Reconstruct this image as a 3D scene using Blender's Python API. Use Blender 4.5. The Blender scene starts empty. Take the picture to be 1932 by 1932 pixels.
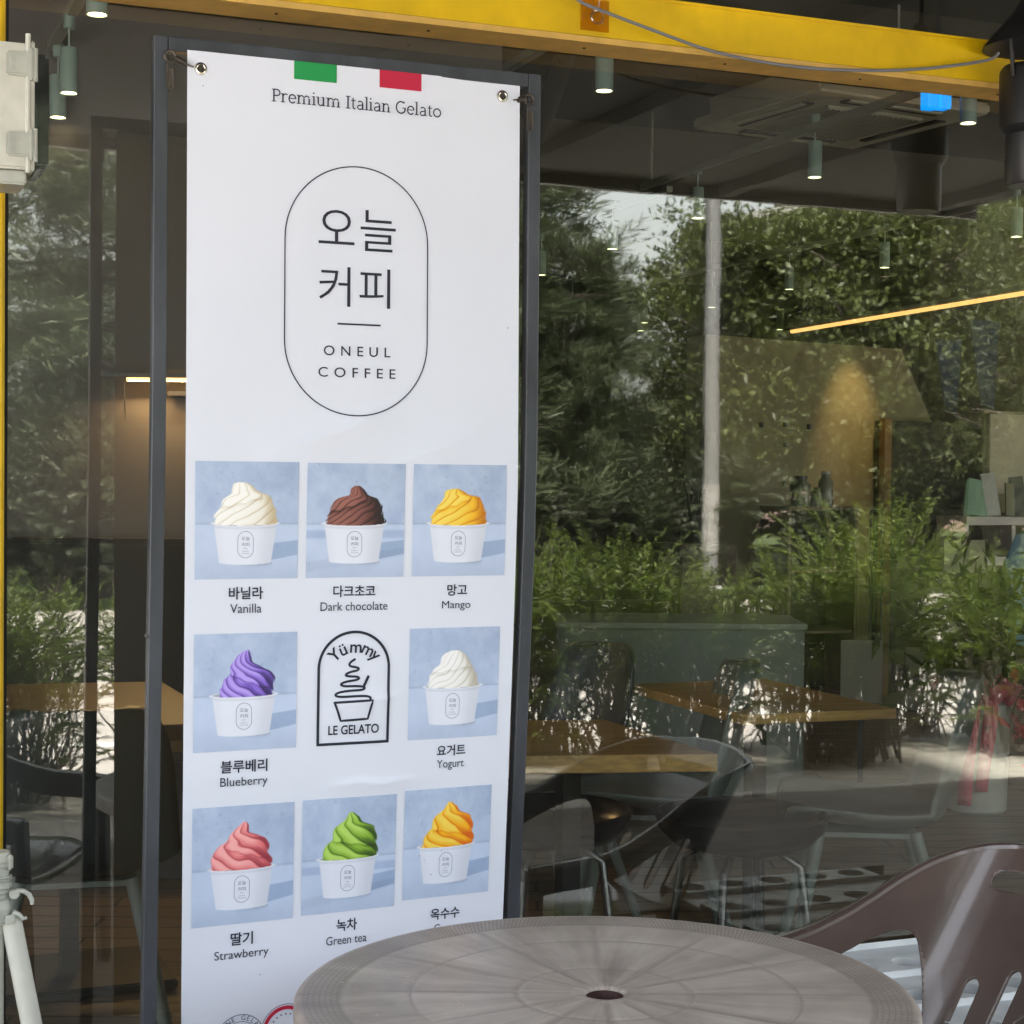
import bpy, bmesh, math, random
import numpy as np
from math import sin, cos, pi, radians, atan2, sqrt
from mathutils import Vector, Matrix

random.seed(7)
RNG = np.random.default_rng(11)
S = bpy.context.scene
COL = S.collection

# ------------------------------------------------------------------ camera
TH, PITCH, ROLL = radians(22.1), radians(-1.07), radians(0.5)
EYE = Vector((0.0, -3.22, 1.47))
fw = Vector((sin(TH) * cos(PITCH), cos(TH) * cos(PITCH), sin(PITCH)))
r0 = Vector((cos(TH), -sin(TH), 0.0))
u0 = r0.cross(fw)
rt = r0 * cos(ROLL) + u0 * sin(ROLL)
up = -r0 * sin(ROLL) + u0 * cos(ROLL)
cam = bpy.data.cameras.new("camera")
cam.sensor_width = 36.0
cam.lens = 36.0 * 3250.0 / 1932.0
cam.clip_start, cam.clip_end = 0.05, 2000.0
cam_o = bpy.data.objects.new("camera", cam)
M = Matrix((rt, up, -fw)).transposed().to_4x4()
M.translation = EYE
cam_o.matrix_world = M
COL.objects.link(cam_o)
S.camera = cam_o

# ------------------------------------------------------------------ sky, sun, exposure
W = bpy.data.worlds.new("World")
S.world = W
W.use_nodes = True
nt = W.node_tree
bg = nt.nodes["Background"]
sky = nt.nodes.new("ShaderNodeTexSky")
sky.sky_type = "NISHITA"
sky.sun_disc = False
SUN_EL, SUN_AZ = radians(66), radians(335)          # azimuth clockwise from +Y: high behind the shop, through thin cloud
sky.sun_elevation = SUN_EL
sky.sun_rotation = SUN_AZ
sky.air_density, sky.dust_density, sky.ozone_density = 1.0, 4.0, 1.0
hsv = nt.nodes.new("ShaderNodeHueSaturation")       # overcast: most of the blue is gone
hsv.inputs["Saturation"].default_value = 0.3
nt.links.new(sky.outputs[0], hsv.inputs["Color"])
nt.links.new(hsv.outputs[0], bg.inputs["Color"])
bg.inputs["Strength"].default_value = 0.15
sun = bpy.data.lights.new("sun", "SUN")
sun.energy, sun.angle, sun.color = 3.8, radians(6), (1.0, 0.96, 0.9)
sun_o = bpy.data.objects.new("sun", sun)
sd = Vector((sin(SUN_AZ) * cos(SUN_EL), cos(SUN_AZ) * cos(SUN_EL), sin(SUN_EL)))
sun_o.rotation_euler = sd.to_track_quat("Z", "Y").to_euler()
sun_o.location = sd * 60
COL.objects.link(sun_o)
S.view_settings.view_transform = "Standard"
S.view_settings.look = "None"
S.view_settings.gamma = 1.0
S.view_settings.exposure = 3.15
S.cycles.use_denoising = True
S.cycles.max_bounces = 12
S.cycles.transparent_max_bounces = 24
S.cycles.glossy_bounces = 4
S.cycles.diffuse_bounces = 4
S.cycles.sample_clamp_indirect = 6.0
S.cycles.caustics_reflective = False
S.cycles.caustics_refractive = False


# ------------------------------------------------------------------ helpers
def lin(r, g, b):
    f = lambda c: c / 255 / 12.92 if c / 255 <= 0.04045 else ((c / 255 + 0.055) / 1.055) ** 2.4
    return (f(r), f(g), f(b))


def lin_np(a):
    a = np.asarray(a, float) / 255
    return np.where(a <= 0.04045, a / 12.92, ((a + 0.055) / 1.055) ** 2.4)


MATS = {}


def mat(name, col, rough=0.6, metal=0.0, noise=0.0, scale=8.0, bump=0.0, bscale=40.0, spec=0.5, coat=0.0, stretch=None, emit=None, estr=0.0):
    if name in MATS:
        return MATS[name]
    m = bpy.data.materials.new(name)
    m.use_nodes = True
    t = m.node_tree
    b = t.nodes["Principled BSDF"]
    b.inputs["Base Color"].default_value = (*col, 1)
    b.inputs["Roughness"].default_value = rough
    b.inputs["Metallic"].default_value = metal
    b.inputs["Specular IOR Level"].default_value = spec
    b.inputs["Coat Weight"].default_value = coat
    if emit:
        b.inputs["Emission Color"].default_value = (*emit, 1)
        b.inputs["Emission Strength"].default_value = estr
    if noise or bump:
        tc = t.nodes.new("ShaderNodeTexCoord")
        mp = t.nodes.new("ShaderNodeMapping")
        t.links.new(tc.outputs["Object"], mp.inputs[0])
        if stretch:
            mp.inputs["Scale"].default_value = stretch
    if noise:
        n = t.nodes.new("ShaderNodeTexNoise")
        n.inputs["Scale"].default_value = scale
        n.inputs["Detail"].default_value = 6
        t.links.new(mp.outputs[0], n.inputs["Vector"])
        r = t.nodes.new("ShaderNodeValToRGB")
        r.color_ramp.elements[0].position = 0.3
        r.color_ramp.elements[1].position = 0.72
        r.color_ramp.elements[0].color = (*[c * (1 - noise) for c in col], 1)
        r.color_ramp.elements[1].color = (*[min(1, c * (1 + noise)) for c in col], 1)
        t.links.new(n.outputs["Fac"], r.inputs[0])
        t.links.new(r.outputs[0], b.inputs["Base Color"])
    if bump:
        n2 = t.nodes.new("ShaderNodeTexNoise")
        n2.inputs["Scale"].default_value = bscale
        n2.inputs["Detail"].default_value = 4
        t.links.new(mp.outputs[0], n2.inputs["Vector"])
        bp = t.nodes.new("ShaderNodeBump")
        bp.inputs["Strength"].default_value = bump
        bp.inputs["Distance"].default_value = 0.01
        t.links.new(n2.outputs["Fac"], bp.inputs["Height"])
        t.links.new(bp.outputs[0], b.inputs["Normal"])
    MATS[name] = m
    return m


def tag(o, label=None, cat=None, group=None, kind=None):
    if label: o["label"] = label
    if cat: o["category"] = cat
    if group: o["group"] = group
    if kind: o["kind"] = kind
    return o


def empty(name, loc=(0, 0, 0), rz=0.0):
    o = bpy.data.objects.new(name, None)
    o.location = loc
    o.rotation_euler = (0, 0, rz)
    o.empty_display_size = 0.1
    COL.objects.link(o)
    return o


def copy_tree(o, parent=None):
    c = o.copy()
    COL.objects.link(c)
    c.parent = parent
    for ch in list(o.children):
        copy_tree(ch, c)
    return c


class MB:
    """collects shapes and links them as one mesh object"""

    def __init__(self):
        self.v, self.f, self.mi = [], [], []

    def add(self, vs, fs, mi=0):
        k = len(self.v)
        self.v += [tuple(v) for v in vs]
        self.f += [tuple(i + k for i in f) for f in fs]
        self.mi += [mi] * len(fs)
        return self

    def box(self, c, s, rz=0.0, mi=0, bev=0.0):
        bm = bmesh.new()
        bmesh.ops.create_cube(bm, size=1.0)
        for v in bm.verts:
            v.co = Vector((v.co.x * s[0], v.co.y * s[1], v.co.z * s[2]))
        if bev:
            bmesh.ops.bevel(bm, geom=bm.edges[:], offset=bev, segments=2, affect="EDGES")
        R = Matrix.Rotation(rz, 3, "Z")
        bm.verts.index_update()
        vs = [R @ v.co + Vector(c) for v in bm.verts]
        fs = [[v.index for v in f.verts] for f in bm.faces]
        bm.free()
        return self.add(vs, fs, mi)

    def prism(self, pts, z0, z1, mi=0):
        n = len(pts)
        vs = [(p[0], p[1], z0) for p in pts] + [(p[0], p[1], z1) for p in pts]
        fs = [tuple(range(n))[::-1], tuple(range(n, 2 * n))] + [(i, (i + 1) % n, n + (i + 1) % n, n + i) for i in range(n)]
        return self.add(vs, fs, mi)

    def wallpoly(self, pts, y0, y1, mi=0):
        """polygon given in (x, z), thickened along y"""
        n = len(pts)
        vs = [(p[0], y0, p[1]) for p in pts] + [(p[0], y1, p[1]) for p in pts]
        fs = [tuple(range(n)), tuple(range(n, 2 * n))[::-1]] + [(i, n + i, n + (i + 1) % n, (i + 1) % n) for i in range(n)]
        return self.add(vs, fs, mi)

    def tube(self, pts, r, n=8, cap=True, mi=0, closed=False):
        pts = [Vector(p) for p in pts]
        rs = r if isinstance(r, (list, tuple)) else [r] * len(pts)
        N = len(pts)
        rings, prev = [], None
        for i, p in enumerate(pts):
            a = pts[(i - 1) % N] if closed else pts[max(i - 1, 0)]
            b = pts[(i + 1) % N] if closed else pts[min(i + 1, N - 1)]
            t = (b - a).normalized()
            if prev is None:
                x = t.orthogonal().normalized()
            else:
                x = (prev - t * prev.dot(t))
                x = x.normalized() if x.length > 1e-6 else t.orthogonal().normalized()
            prev = x
            y = t.cross(x)
            rings.append([p + (x * cos(2 * pi * k / n) + y * sin(2 * pi * k / n)) * rs[i] for k in range(n)])
        vs = [q for ring in rings for q in ring]
        fs = []
        for i in range(N if closed else N - 1):
            j = (i + 1) % N
            for k in range(n):
                fs.append((i * n + k, i * n + (k + 1) % n, j * n + (k + 1) % n, j * n + k))
        if cap and not closed:
            fs.append(tuple(range(n))[::-1])
            fs.append(tuple((N - 1) * n + k for k in range(n)))
        return self.add(vs, fs, mi)

    def lathe(self, prof, c=(0, 0, 0), n=32, mi=0, ax=None):
        """profile of (radius, height), turned about z (or about ax, a rotation matrix)"""
        vs, fs = [], []
        R = ax or Matrix.Identity(3)
        for (r, h) in prof:
            for k in range(n):
                vs.append(R @ Vector((r * cos(2 * pi * k / n), r * sin(2 * pi * k / n), h)) + Vector(c))
        for i in range(len(prof) - 1):
            for k in range(n):
                fs.append((i * n + k, i * n + (k + 1) % n, (i + 1) * n + (k + 1) % n, (i + 1) * n + k))
        return self.add(vs, fs, mi)

    def build(self, name, mats, parent=None, smooth=False, autosmooth=None):
        me = bpy.data.meshes.new(name)
        me.from_pydata(self.v, [], self.f)
        for m in (mats if isinstance(mats, (list, tuple)) else [mats]):
            me.materials.append(m)
        if len(me.materials) > 1:
            me.polygons.foreach_set("material_index", self.mi)
        bm = bmesh.new()
        bm.from_mesh(me)
        bmesh.ops.recalc_face_normals(bm, faces=bm.faces[:])
        bm.to_mesh(me)
        bm.free()
        if smooth or autosmooth:
            me.polygons.foreach_set("use_smooth", [True] * len(me.polygons))
            me.set_sharp_from_angle(angle=radians(autosmooth or 40))
        o = bpy.data.objects.new(name, me)
        COL.objects.link(o)
        o.parent = parent
        return o


def mesh_np(name, V, F, mats, parent=None, smooth=False, mi=None, color=None):
    """V (n,3), F (m,4) or (m,3)"""
    me = bpy.data.meshes.new(name)
    V = np.asarray(V, np.float32); F = np.asarray(F, np.int32)
    me.vertices.add(len(V)); me.vertices.foreach_set("co", V.ravel())
    k = F.shape[1]
    me.loops.add(F.size); me.loops.foreach_set("vertex_index", F.ravel())
    me.polygons.add(len(F))
    me.polygons.foreach_set("loop_start", np.arange(0, F.size, k, dtype=np.int32))
    for m in (mats if isinstance(mats, (list, tuple)) else [mats]):
        me.materials.append(m)
    if mi is not None:
        me.polygons.foreach_set("material_index", np.asarray(mi, np.int32))
    if color is not None:
        ca = me.color_attributes.new("Col", "FLOAT_COLOR", "POINT")
        ca.data.foreach_set("color", np.c_[color, np.ones(len(color))].astype(np.float32).ravel())
    me.update(calc_edges=True); me.validate()
    if smooth:
        me.polygons.foreach_set("use_smooth", [True] * len(me.polygons))
    o = bpy.data.objects.new(name, me)
    COL.objects.link(o)
    o.parent = parent
    return o


def I(a, b, z):
    """indoor grid turned by TH against the facade: a to the right, b away from the terrace"""
    return Vector((a * cos(TH) + b * sin(TH), -3.22 - a * sin(TH) + b * cos(TH), z))


# ------------------------------------------------------------------ materials
YELLOW = mat("yellow_paint", lin(214, 176, 0), 0.5, noise=0.24, scale=7, bump=0.05, bscale=60)
YELLOW_LIT = mat("yellow_lit_underside", lin(214, 172, 88), 0.6, noise=0.15, scale=20)  # bounce light on the beam's underside put into the flange colour
DARKSTEEL = mat("charcoal_steel", lin(63, 67, 73), 0.42, noise=0.35, scale=18, bump=0.05, bscale=50, stretch=(1, 1, 0.25))
BLACKMETAL = mat("black_metal", lin(30, 30, 32), 0.4, noise=0.2)
CHROME = mat("worn_nickel", (0.62, 0.58, 0.5), 0.25, 1.0)
VINYL = mat("white_vinyl", (0.76, 0.80, 0.905), 0.48, noise=0.015, scale=3, bump=0.02, bscale=300)
INK = mat("dark_ink", lin(30, 34, 52), 0.5)
INK_GREY = mat("cup_logo_ink", lin(95, 102, 125), 0.5)
GREEN = mat("green_ink", lin(28, 150, 78), 0.5)
RED = mat("red_ink", lin(192, 30, 66), 0.5)
BROWN = mat("brown_plastic", lin(92, 78, 72), 0.24, noise=0.14, scale=7, bump=0.03, bscale=60, coat=0.3)
WHITEPL = mat("aged_white_plastic", lin(200, 200, 188), 0.45, noise=0.09, scale=24)
WHITEPL2 = mat("grey_white_plastic", lin(176, 178, 168), 0.4, noise=0.16, scale=30)
CLEARPL = None
GALV = mat("galvanised_sheet", lin(222, 227, 228), 0.5, 0.05, noise=0.14, scale=11, bump=0.05, bscale=30)
CONCRETE = mat("pale_concrete", lin(190, 186, 178), 0.9, noise=0.12, scale=1.5, bump=0.2, bscale=20)
ASPHALT = mat("asphalt", (0.06, 0.06, 0.06), 0.9, noise=0.25, scale=6, bump=0.3, bscale=80)
PAVING = mat("pale_paving", lin(170, 164, 162), 0.85, noise=0.12, scale=2, bump=0.1, bscale=30)
SOIL = mat("planting_soil", (0.035, 0.026, 0.018), 0.95, noise=0.4, scale=12, bump=0.5, bscale=30)
CANOPY = mat("dark_canopy_underside", (0.024, 0.024, 0.021), 0.85, noise=0.15, scale=2)
GREYPAINT = mat("grey_painted_steel", lin(150, 150, 155), 0.5, noise=0.06)
OAK = mat("oak_top", lin(214, 172, 104), 0.42, noise=0.25, scale=7, stretch=(1.2, 12, 12), bump=0.03, bscale=60)
LAMPBODY = mat("sage_lamp_paint", lin(150, 172, 166), 0.5, noise=0.03)
LAMPGLOW = mat("warm_lamp_glow", (1, 0.8, 0.5), 0.5, emit=(1.0, 0.78, 0.42), estr=2.2)
RAILPAINT = mat("olive_rail_paint", lin(158, 160, 146), 0.5)
CEIL = mat("dark_ceiling_paint", lin(52, 51, 36), 0.85, noise=0.1, scale=1.2)
CEILBEAM = mat("ceiling_beam_paint", lin(66, 63, 51), 0.8, noise=0.08, scale=2)
WALLDARK = mat("umber_wall_paint", lin(66, 56, 42), 0.85, noise=0.12, scale=1)
WALLGREY = mat("grey_wall_paint", lin(100, 96, 95), 0.85, noise=0.05, scale=1.5)
WALLBEIGE = mat("beige_wall_paint", lin(142, 132, 104), 0.85, noise=0.05, scale=1.5)
WHITEBOARD = mat("pale_board", lin(186, 174, 150), 0.5)
GREYSHELL = mat("sage_grey_shell", lin(120, 130, 128), 0.4, noise=0.03)
DARKSHELL = mat("slate_shell", lin(74, 82, 86), 0.4)
BLACKSHELL = mat("black_shell", lin(22, 24, 27), 0.3)
COUNTER = mat("grey_counter_front", lin(128, 136, 132), 0.6, noise=0.05)
PINK = mat("pink_ribbon", lin(224, 112, 134), 0.5, noise=0.08)
POTGLAZE = mat("pale_pot_glaze", lin(196, 202, 196), 0.3, noise=0.06)
REDFLOWER = mat("red_petal", lin(200, 50, 60), 0.6, noise=0.2, scale=30)
BLUE = mat("blue_felt", lin(48, 60, 104), 0.8, noise=0.1)
CABLE = mat("grey_cable", lin(118, 118, 124), 0.5)
BARK = mat("bark", (0.05, 0.037, 0.028), 0.9, noise=0.4, scale=8, bump=0.6, bscale=14, stretch=(1, 1, 0.2))
BIRCH = mat("grey_bark", (0.13, 0.11, 0.09), 0.9, noise=0.3, scale=8, bump=0.4, bscale=20)


def leaf_mat(name, c1, c2, transl=0.25):
    m = bpy.data.materials.new(name)
    m.use_nodes = True
    t = m.node_tree
    b = t.nodes["Principled BSDF"]
    b.inputs["Roughness"].default_value = 0.5
    g = t.nodes.new("ShaderNodeNewGeometry")
    r = t.nodes.new("ShaderNodeValToRGB")
    r.color_ramp.elements[0].color = (*c1, 1)
    r.color_ramp.elements[1].color = (*c2, 1)
    t.links.new(g.outputs["Random Per Island"], r.inputs[0])
    t.links.new(r.outputs[0], b.inputs["Base Color"])
    tr = t.nodes.new("ShaderNodeBsdfTranslucent")
    t.links.new(r.outputs[0], tr.inputs["Color"])
    mx = t.nodes.new("ShaderNodeMixShader")
    mx.inputs[0].default_value = transl
    t.links.new(b.outputs[0], mx.inputs[1]); t.links.new(tr.outputs[0], mx.inputs[2])
    t.links.new(mx.outputs[0], t.nodes["Material Output"].inputs[0])
    return m


NEEDLE = leaf_mat("pine_needles", (0.040, 0.056, 0.026), (0.110, 0.140, 0.066))
LEAF = leaf_mat("broad_leaves", (0.042, 0.056, 0.012), (0.115, 0.142, 0.038), 0.35)
FERN = leaf_mat("shrub_leaflets", (0.055, 0.092, 0.010), (0.165, 0.220, 0.035), 0.4)
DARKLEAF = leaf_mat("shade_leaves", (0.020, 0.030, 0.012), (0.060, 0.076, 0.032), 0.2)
BAMBOO = leaf_mat("willow_leaves", (0.045, 0.062, 0.014), (0.115, 0.135, 0.040), 0.35)


def glass_material():
    m = bpy.data.materials.new("window_glass")
    m.use_nodes = True
    t = m.node_tree
    t.nodes.remove(t.nodes["Principled BSDF"])
    out = t.nodes["Material Output"]
    tr = t.nodes.new("ShaderNodeBsdfTransparent")
    tr.inputs[0].default_value = (0.95, 0.96, 0.92, 1)
    gl = t.nodes.new("ShaderNodeBsdfGlossy")
    gl.inputs["Roughness"].default_value = 0.015
    gl.inputs["Color"].default_value = (1.0, 1.0, 0.89, 1)
    fr = t.nodes.new("ShaderNodeFresnel")
    fr.inputs["IOR"].default_value = 1.52
    mu = t.nodes.new("ShaderNodeMath"); mu.operation = "MULTIPLY"; mu.use_clamp = True
    mu.inputs[1].default_value = 3.3
    t.links.new(fr.outputs[0], mu.inputs[0])
    tc = t.nodes.new("ShaderNodeTexCoord")
    mp = t.nodes.new("ShaderNodeMapping")
    mp.inputs["Scale"].default_value = (1.0, 1.0, 2.6)
    t.links.new(tc.outputs["Object"], mp.inputs[0])
    n = t.nodes.new("ShaderNodeTexNoise")
    n.inputs["Scale"].default_value = 2.2
    n.inputs["Detail"].default_value = 3
    t.links.new(mp.outputs[0], n.inputs["Vector"])
    bp = t.nodes.new("ShaderNodeBump")
    bp.inputs["Strength"].default_value = 0.05
    bp.inputs["Distance"].default_value = 0.003
    t.links.new(n.outputs["Fac"], bp.inputs["Height"])
    t.links.new(bp.outputs[0], gl.inputs["Normal"])
    mx = t.nodes.new("ShaderNodeMixShader")
    t.links.new(mu.outputs[0], mx.inputs[0])
    t.links.new(tr.outputs[0], mx.inputs[1]); t.links.new(gl.outputs[0], mx.inputs[2])
    # thin uneven film of dust and wiped smears on the outer face
    df = t.nodes.new("ShaderNodeBsdfDiffuse"); df.inputs["Color"].default_value = (0.55, 0.55, 0.5, 1)
    mp2 = t.nodes.new("ShaderNodeMapping"); mp2.inputs["Scale"].default_value = (1.0, 1.0, 0.35); mp2.inputs["Rotation"].default_value = (0, 0.5, 0)
    t.links.new(tc.outputs["Object"], mp2.inputs[0])
    n2 = t.nodes.new("ShaderNodeTexNoise"); n2.inputs["Scale"].default_value = 3.5; n2.inputs["Detail"].default_value = 9; n2.inputs["Roughness"].default_value = .68
    t.links.new(mp2.outputs[0], n2.inputs["Vector"])
    mr = t.nodes.new("ShaderNodeMapRange"); mr.inputs[1].default_value = .42; mr.inputs[2].default_value = .80; mr.inputs[3].default_value = .002; mr.inputs[4].default_value = .045
    t.links.new(n2.outputs["Fac"], mr.inputs[0])
    mx2 = t.nodes.new("ShaderNodeMixShader")
    t.links.new(mr.outputs[0], mx2.inputs[0]); t.links.new(mx.outputs[0], mx2.inputs[1]); t.links.new(df.outputs[0], mx2.inputs[2])
    t.links.new(mx2.outputs[0], out.inputs[0])
    return m


def clear_material(name, tint, gloss=0.1, rough=0.05):
    m = bpy.data.materials.new(name)
    m.use_nodes = True
    t = m.node_tree
    t.nodes.remove(t.nodes["Principled BSDF"])
    tr = t.nodes.new("ShaderNodeBsdfTransparent"); tr.inputs[0].default_value = (*tint, 1)
    gl = t.nodes.new("ShaderNodeBsdfGlossy"); gl.inputs["Roughness"].default_value = rough
    mx = t.nodes.new("ShaderNodeMixShader"); mx.inputs[0].default_value = gloss
    t.links.new(tr.outputs[0], mx.inputs[1]); t.links.new(gl.outputs[0], mx.inputs[2])
    t.links.new(mx.outputs[0], t.nodes["Material Output"].inputs[0])
    return m


GLASS = glass_material()
GLASSBACK = clear_material("window_glass_inner_face", (0.99, 1.0, 0.985), 0.0)
CLEARPL = clear_material("smoky_clear_plastic", (0.42, 0.46, 0.46), 0.12, 0.08)
AMBER = clear_material("clear_sticker_film", (0.93, 0.80, 0.52), 0.05, 0.15)
CLEARRING = clear_material("clear_hook_plastic", (0.88, 0.88, 0.86), 0.2, 0.1)


def plank_floor(name, c1, c2, width, rz, rough=0.45, gap=(0.012, 0.01, 0.008)):
    m = bpy.data.materials.new(name)
    m.use_nodes = True
    t = m.node_tree
    b = t.nodes["Principled BSDF"]
    b.inputs["Roughness"].default_value = rough
    tc = t.nodes.new("ShaderNodeTexCoord")
    mp = t.nodes.new("ShaderNodeMapping")
    mp.inputs["Rotation"].default_value = (0, 0, rz)
    t.links.new(tc.outputs["Object"], mp.inputs[0])
    br = t.nodes.new("ShaderNodeTexBrick")
    br.offset = 0.37
    br.inputs["Scale"].default_value = 1.0
    br.inputs["Brick Width"].default_value = 1.3
    br.inputs["Row Height"].default_value = width
    br.inputs["Mortar Size"].default_value = 0.006
    br.inputs["Color1"].default_value = (*c1, 1)
    br.inputs["Color2"].default_value = (*c2, 1)
    br.inputs["Mortar"].default_value = (*gap, 1)
    t.links.new(mp.outputs[0], br.inputs["Vector"])
    mp2 = t.nodes.new("ShaderNodeMapping")
    mp2.inputs["Rotation"].default_value = (0, 0, rz)
    mp2.inputs["Scale"].default_value = (1.5, 22, 1)
    t.links.new(tc.outputs["Object"], mp2.inputs[0])
    n = t.nodes.new("ShaderNodeTexNoise")
    n.inputs["Scale"].default_value = 3; n.inputs["Detail"].default_value = 8
    t.links.new(mp2.outputs[0], n.inputs["Vector"])
    mix = t.nodes.new("ShaderNodeMix"); mix.data_type = "RGBA"; mix.blend_type = "MULTIPLY"
    mix.inputs[0].default_value = 0.8
    rp = t.nodes.new("ShaderNodeValToRGB")
    rp.color_ramp.elements[0].position = 0.3; rp.color_ramp.elements[0].color = (0.45, 0.45, 0.45, 1)
    rp.color_ramp.elements[1].position = 0.7; rp.color_ramp.elements[1].color = (1.1, 1.1, 1.1, 1)
    t.links.new(n.outputs["Fac"], rp.inputs[0])
    t.links.new(br.outputs["Color"], mix.inputs[6]); t.links.new(rp.outputs[0], mix.inputs[7])
    t.links.new(mix.outputs[2], b.inputs["Base Color"])
    return m


# ================================================================== SETTING OUTDOORS
def sheet(name, x0, x1, y0, y1, z, m, kind="structure"):
    o = MB().add([(x0, y0, z), (x1, y0, z), (x1, y1, z), (x0, y1, z)], [(0, 1, 2, 3)]).build(name, m)
    return tag(o, kind=kind)


sheet("ground", -400, 400, -400, 400, -0.16, SOIL)
DECK = plank_floor("weathered_decking", lin(118, 104, 92), lin(98, 86, 76), 0.14, 0.0, 0.6)
tag(MB().box((2, -1.78, -0.06), (16, 3.44, 0.25)).build("terrace", DECK), kind="structure")
tag(MB().box((0, -10.9, -0.10), (80, 11.0, 0.10)).build("pavement", PAVING), kind="structure")
tag(MB().box((0, -4.45, -0.07), (60, 1.88, 0.08)).build("planting_bed", mat("grey_gravel", lin(158, 153, 147), .95, noise=.3, scale=26, bump=.4, bscale=60)), kind="structure")
tag(MB().box((0, -6.65, -0.045), (60, 0.12, 0.004)).build("road_line", mat("white_road_paint", (0.8, 0.8, 0.78), 0.7)), kind="structure")
GRASSM = mat("lawn", (0.05, 0.075, 0.02), 0.9, noise=0.4, scale=5, bump=0.6, bscale=40)
tag(MB().box((0, -46.6, -0.06), (120, 60, 0.25)).build("lawn_ground", GRASSM), kind="structure")

# canopy over the terrace
cn = empty("terrace_canopy", (1.0, -1.6, 2.75))
tag(cn, "dark flat canopy spanning the terrace in front of the shop window", "canopy")
MB().box((0.6, -0.05, 0.10), (6.9, 3.7, 0.16)).build("roof", CANOPY, cn)
for i in range(7):
    MB().box((-2.6 + i * 1.06, -0.05, 0.0), (0.06, 3.6, 0.06)).build("rafter", CANOPY, cn)
MB().box((0.6, -1.92, 0.09), (6.96, 0.04, 0.24)).build("fascia", mat("canopy_fascia", lin(70, 72, 70), 0.5, noise=0.1), cn)

# ================================================================== SHOP FRONT
sf = empty("shop_front", (1.0, 0, 0.0))
tag(sf, "glazed shop front with yellow steel beam and post, mirroring the trees opposite", "shop front")
X0, X1 = -1.2, 9.0


def pane(name, xa, xb, za, zb):
    mb = MB()
    xa -= 1.0; xb -= 1.0
    v = [(xa, 0, za), (xb, 0, za), (xb, 0, zb), (xa, 0, zb), (xa, .012, za), (xb, .012, za), (xb, .012, zb), (xa, .012, zb)]
    mb.add(v, [(0, 1, 2, 3)], 0)
    mb.add(v, [(5, 4, 7, 6), (4, 5, 1, 0), (3, 2, 6, 7), (4, 0, 3, 7), (1, 5, 6, 2)], 1)
    me_o = mb.build(name, [GLASS, GLASSBACK], sf)
    return me_o


pane("glass_pane", 0.32, X1, 0.17, 3.3)
pane("glass_pane", X0, 0.20, 0.17, 3.3)
bm_ = MB()
# yellow channel beam: face, lower flange, thin upper lip
bm_.box((3.0, -0.095, 2.393), (9.6, 0.010, 0.086), mi=0)
bm_.box((3.0, -0.055, 2.342), (9.6, 0.098, 0.012), mi=1)
bm_.box((3.0, -0.055, 2.437), (9.6, 0.098, 0.006), mi=0)
bm_.build("beam", [YELLOW, YELLOW_LIT], sf)
MB().box((-0.7405, -0.055, 1.6), (0.10, 0.10, 3.2), bev=0.004).build("post", YELLOW, sf)
MB().box((-0.6855, -0.030, 1.6), (0.010, 0.05, 3.2)).build("gasket", mat("black_gasket", (0.01, 0.01, 0.012), 0.6), sf)
MB().box((3.0, 0.0, 0.085), (10.5, 0.14, 0.17), bev=0.004).build("sill", DARKSTEEL, sf)
MB().box((2.5, 4.0, 4.75), (17, 8.0, 2.5)).build("sun_block_wall", mat("sun_block_render", lin(150, 146, 138), .9), sf)  # unseen upper storey, added and sized to block the sun over the terrace
for x in (0.80, 1.10, 1.43, 1.75, 2.08, 2.44):
    rv = MB()
    rv.lathe([(0.0, 0.0), (0.0035, 0.0), (0.003, 0.002), (0, 0.0026)], (x - 1.0, -0.06, 2.336), 8, ax=Matrix.Rotation(pi, 3, "X"))
    rv.build("rivet", mat("rust", (0.08, 0.035, 0.015), 0.8), sf)

# ================================================================== BANNER
BX0, BX1, BZ1, BZ0 = 0.574, 1.171, 2.177, 0.360


def sst(x, a, b):
    t = np.clip((x - a) / (b - a), 0, 1)
    return t * t * (3 - 2 * t)


def bend(x, z):
    s = np.clip((np.asarray(x, float) - 0.50) / 0.67, 0, 1.2)
    t = np.clip((1.47 - np.asarray(z, float)) / 0.8, 0, 1.6)
    return 0.052 * s * t ** 1.15


def fold(x, z):
    """creases and slack of the hanging sheet"""
    x = np.asarray(x, float); z = np.asarray(z, float)
    d = np.zeros(np.broadcast(x, z).shape)

    def crease(xa, za, xb, zb, amp, w):
        nonlocal d
        L = math.hypot(xb - xa, zb - za)
        tx, tz = (xb - xa) / L, (zb - za) / L
        u = (x - xa) * tx + (z - za) * tz
        wob = 0.0025 * np.sin(u * 31) + 0.001 * np.sin(u * 83 + 1)
        n = -((x - xa) * -tz + (z - za) * tx) + wob      # below the line
        env = sst(u, 0, 0.4 * L) * sst(L - u, 0, 0.4 * L)
        d = d + amp * env * np.where(n > 0, np.exp(-n / w), np.exp(n / (w * 0.25)))

    crease(0.66, 1.495, 0.98, 1.60, -0.0088, 0.06)
    crease(0.92, 1.485, 1.10, 1.56, -0.0072, 0.05)
    crease(0.80, 1.062, 0.98, 1.10, -0.0045, 0.03)
    crease(0.80, 0.935, 1.02, 0.945, -0.0056, 0.02)
    crease(0.62, 2.125, 0.585, 2.19, -0.0020, 0.02)
    d = d + 0.003 * np.sin(2.2 * x + 1.1 * z * 2) + 0.0015 * np.sin(9 * x - 4 * z)
    return d


BY = -0.36


def bmap(x, z, off=0.0):
    x = np.asarray(x, float); z = np.asarray(z, float)
    return np.stack([x, BY + bend(x, z) + fold(x, z) - off, z + 0 * x], -1)


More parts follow.
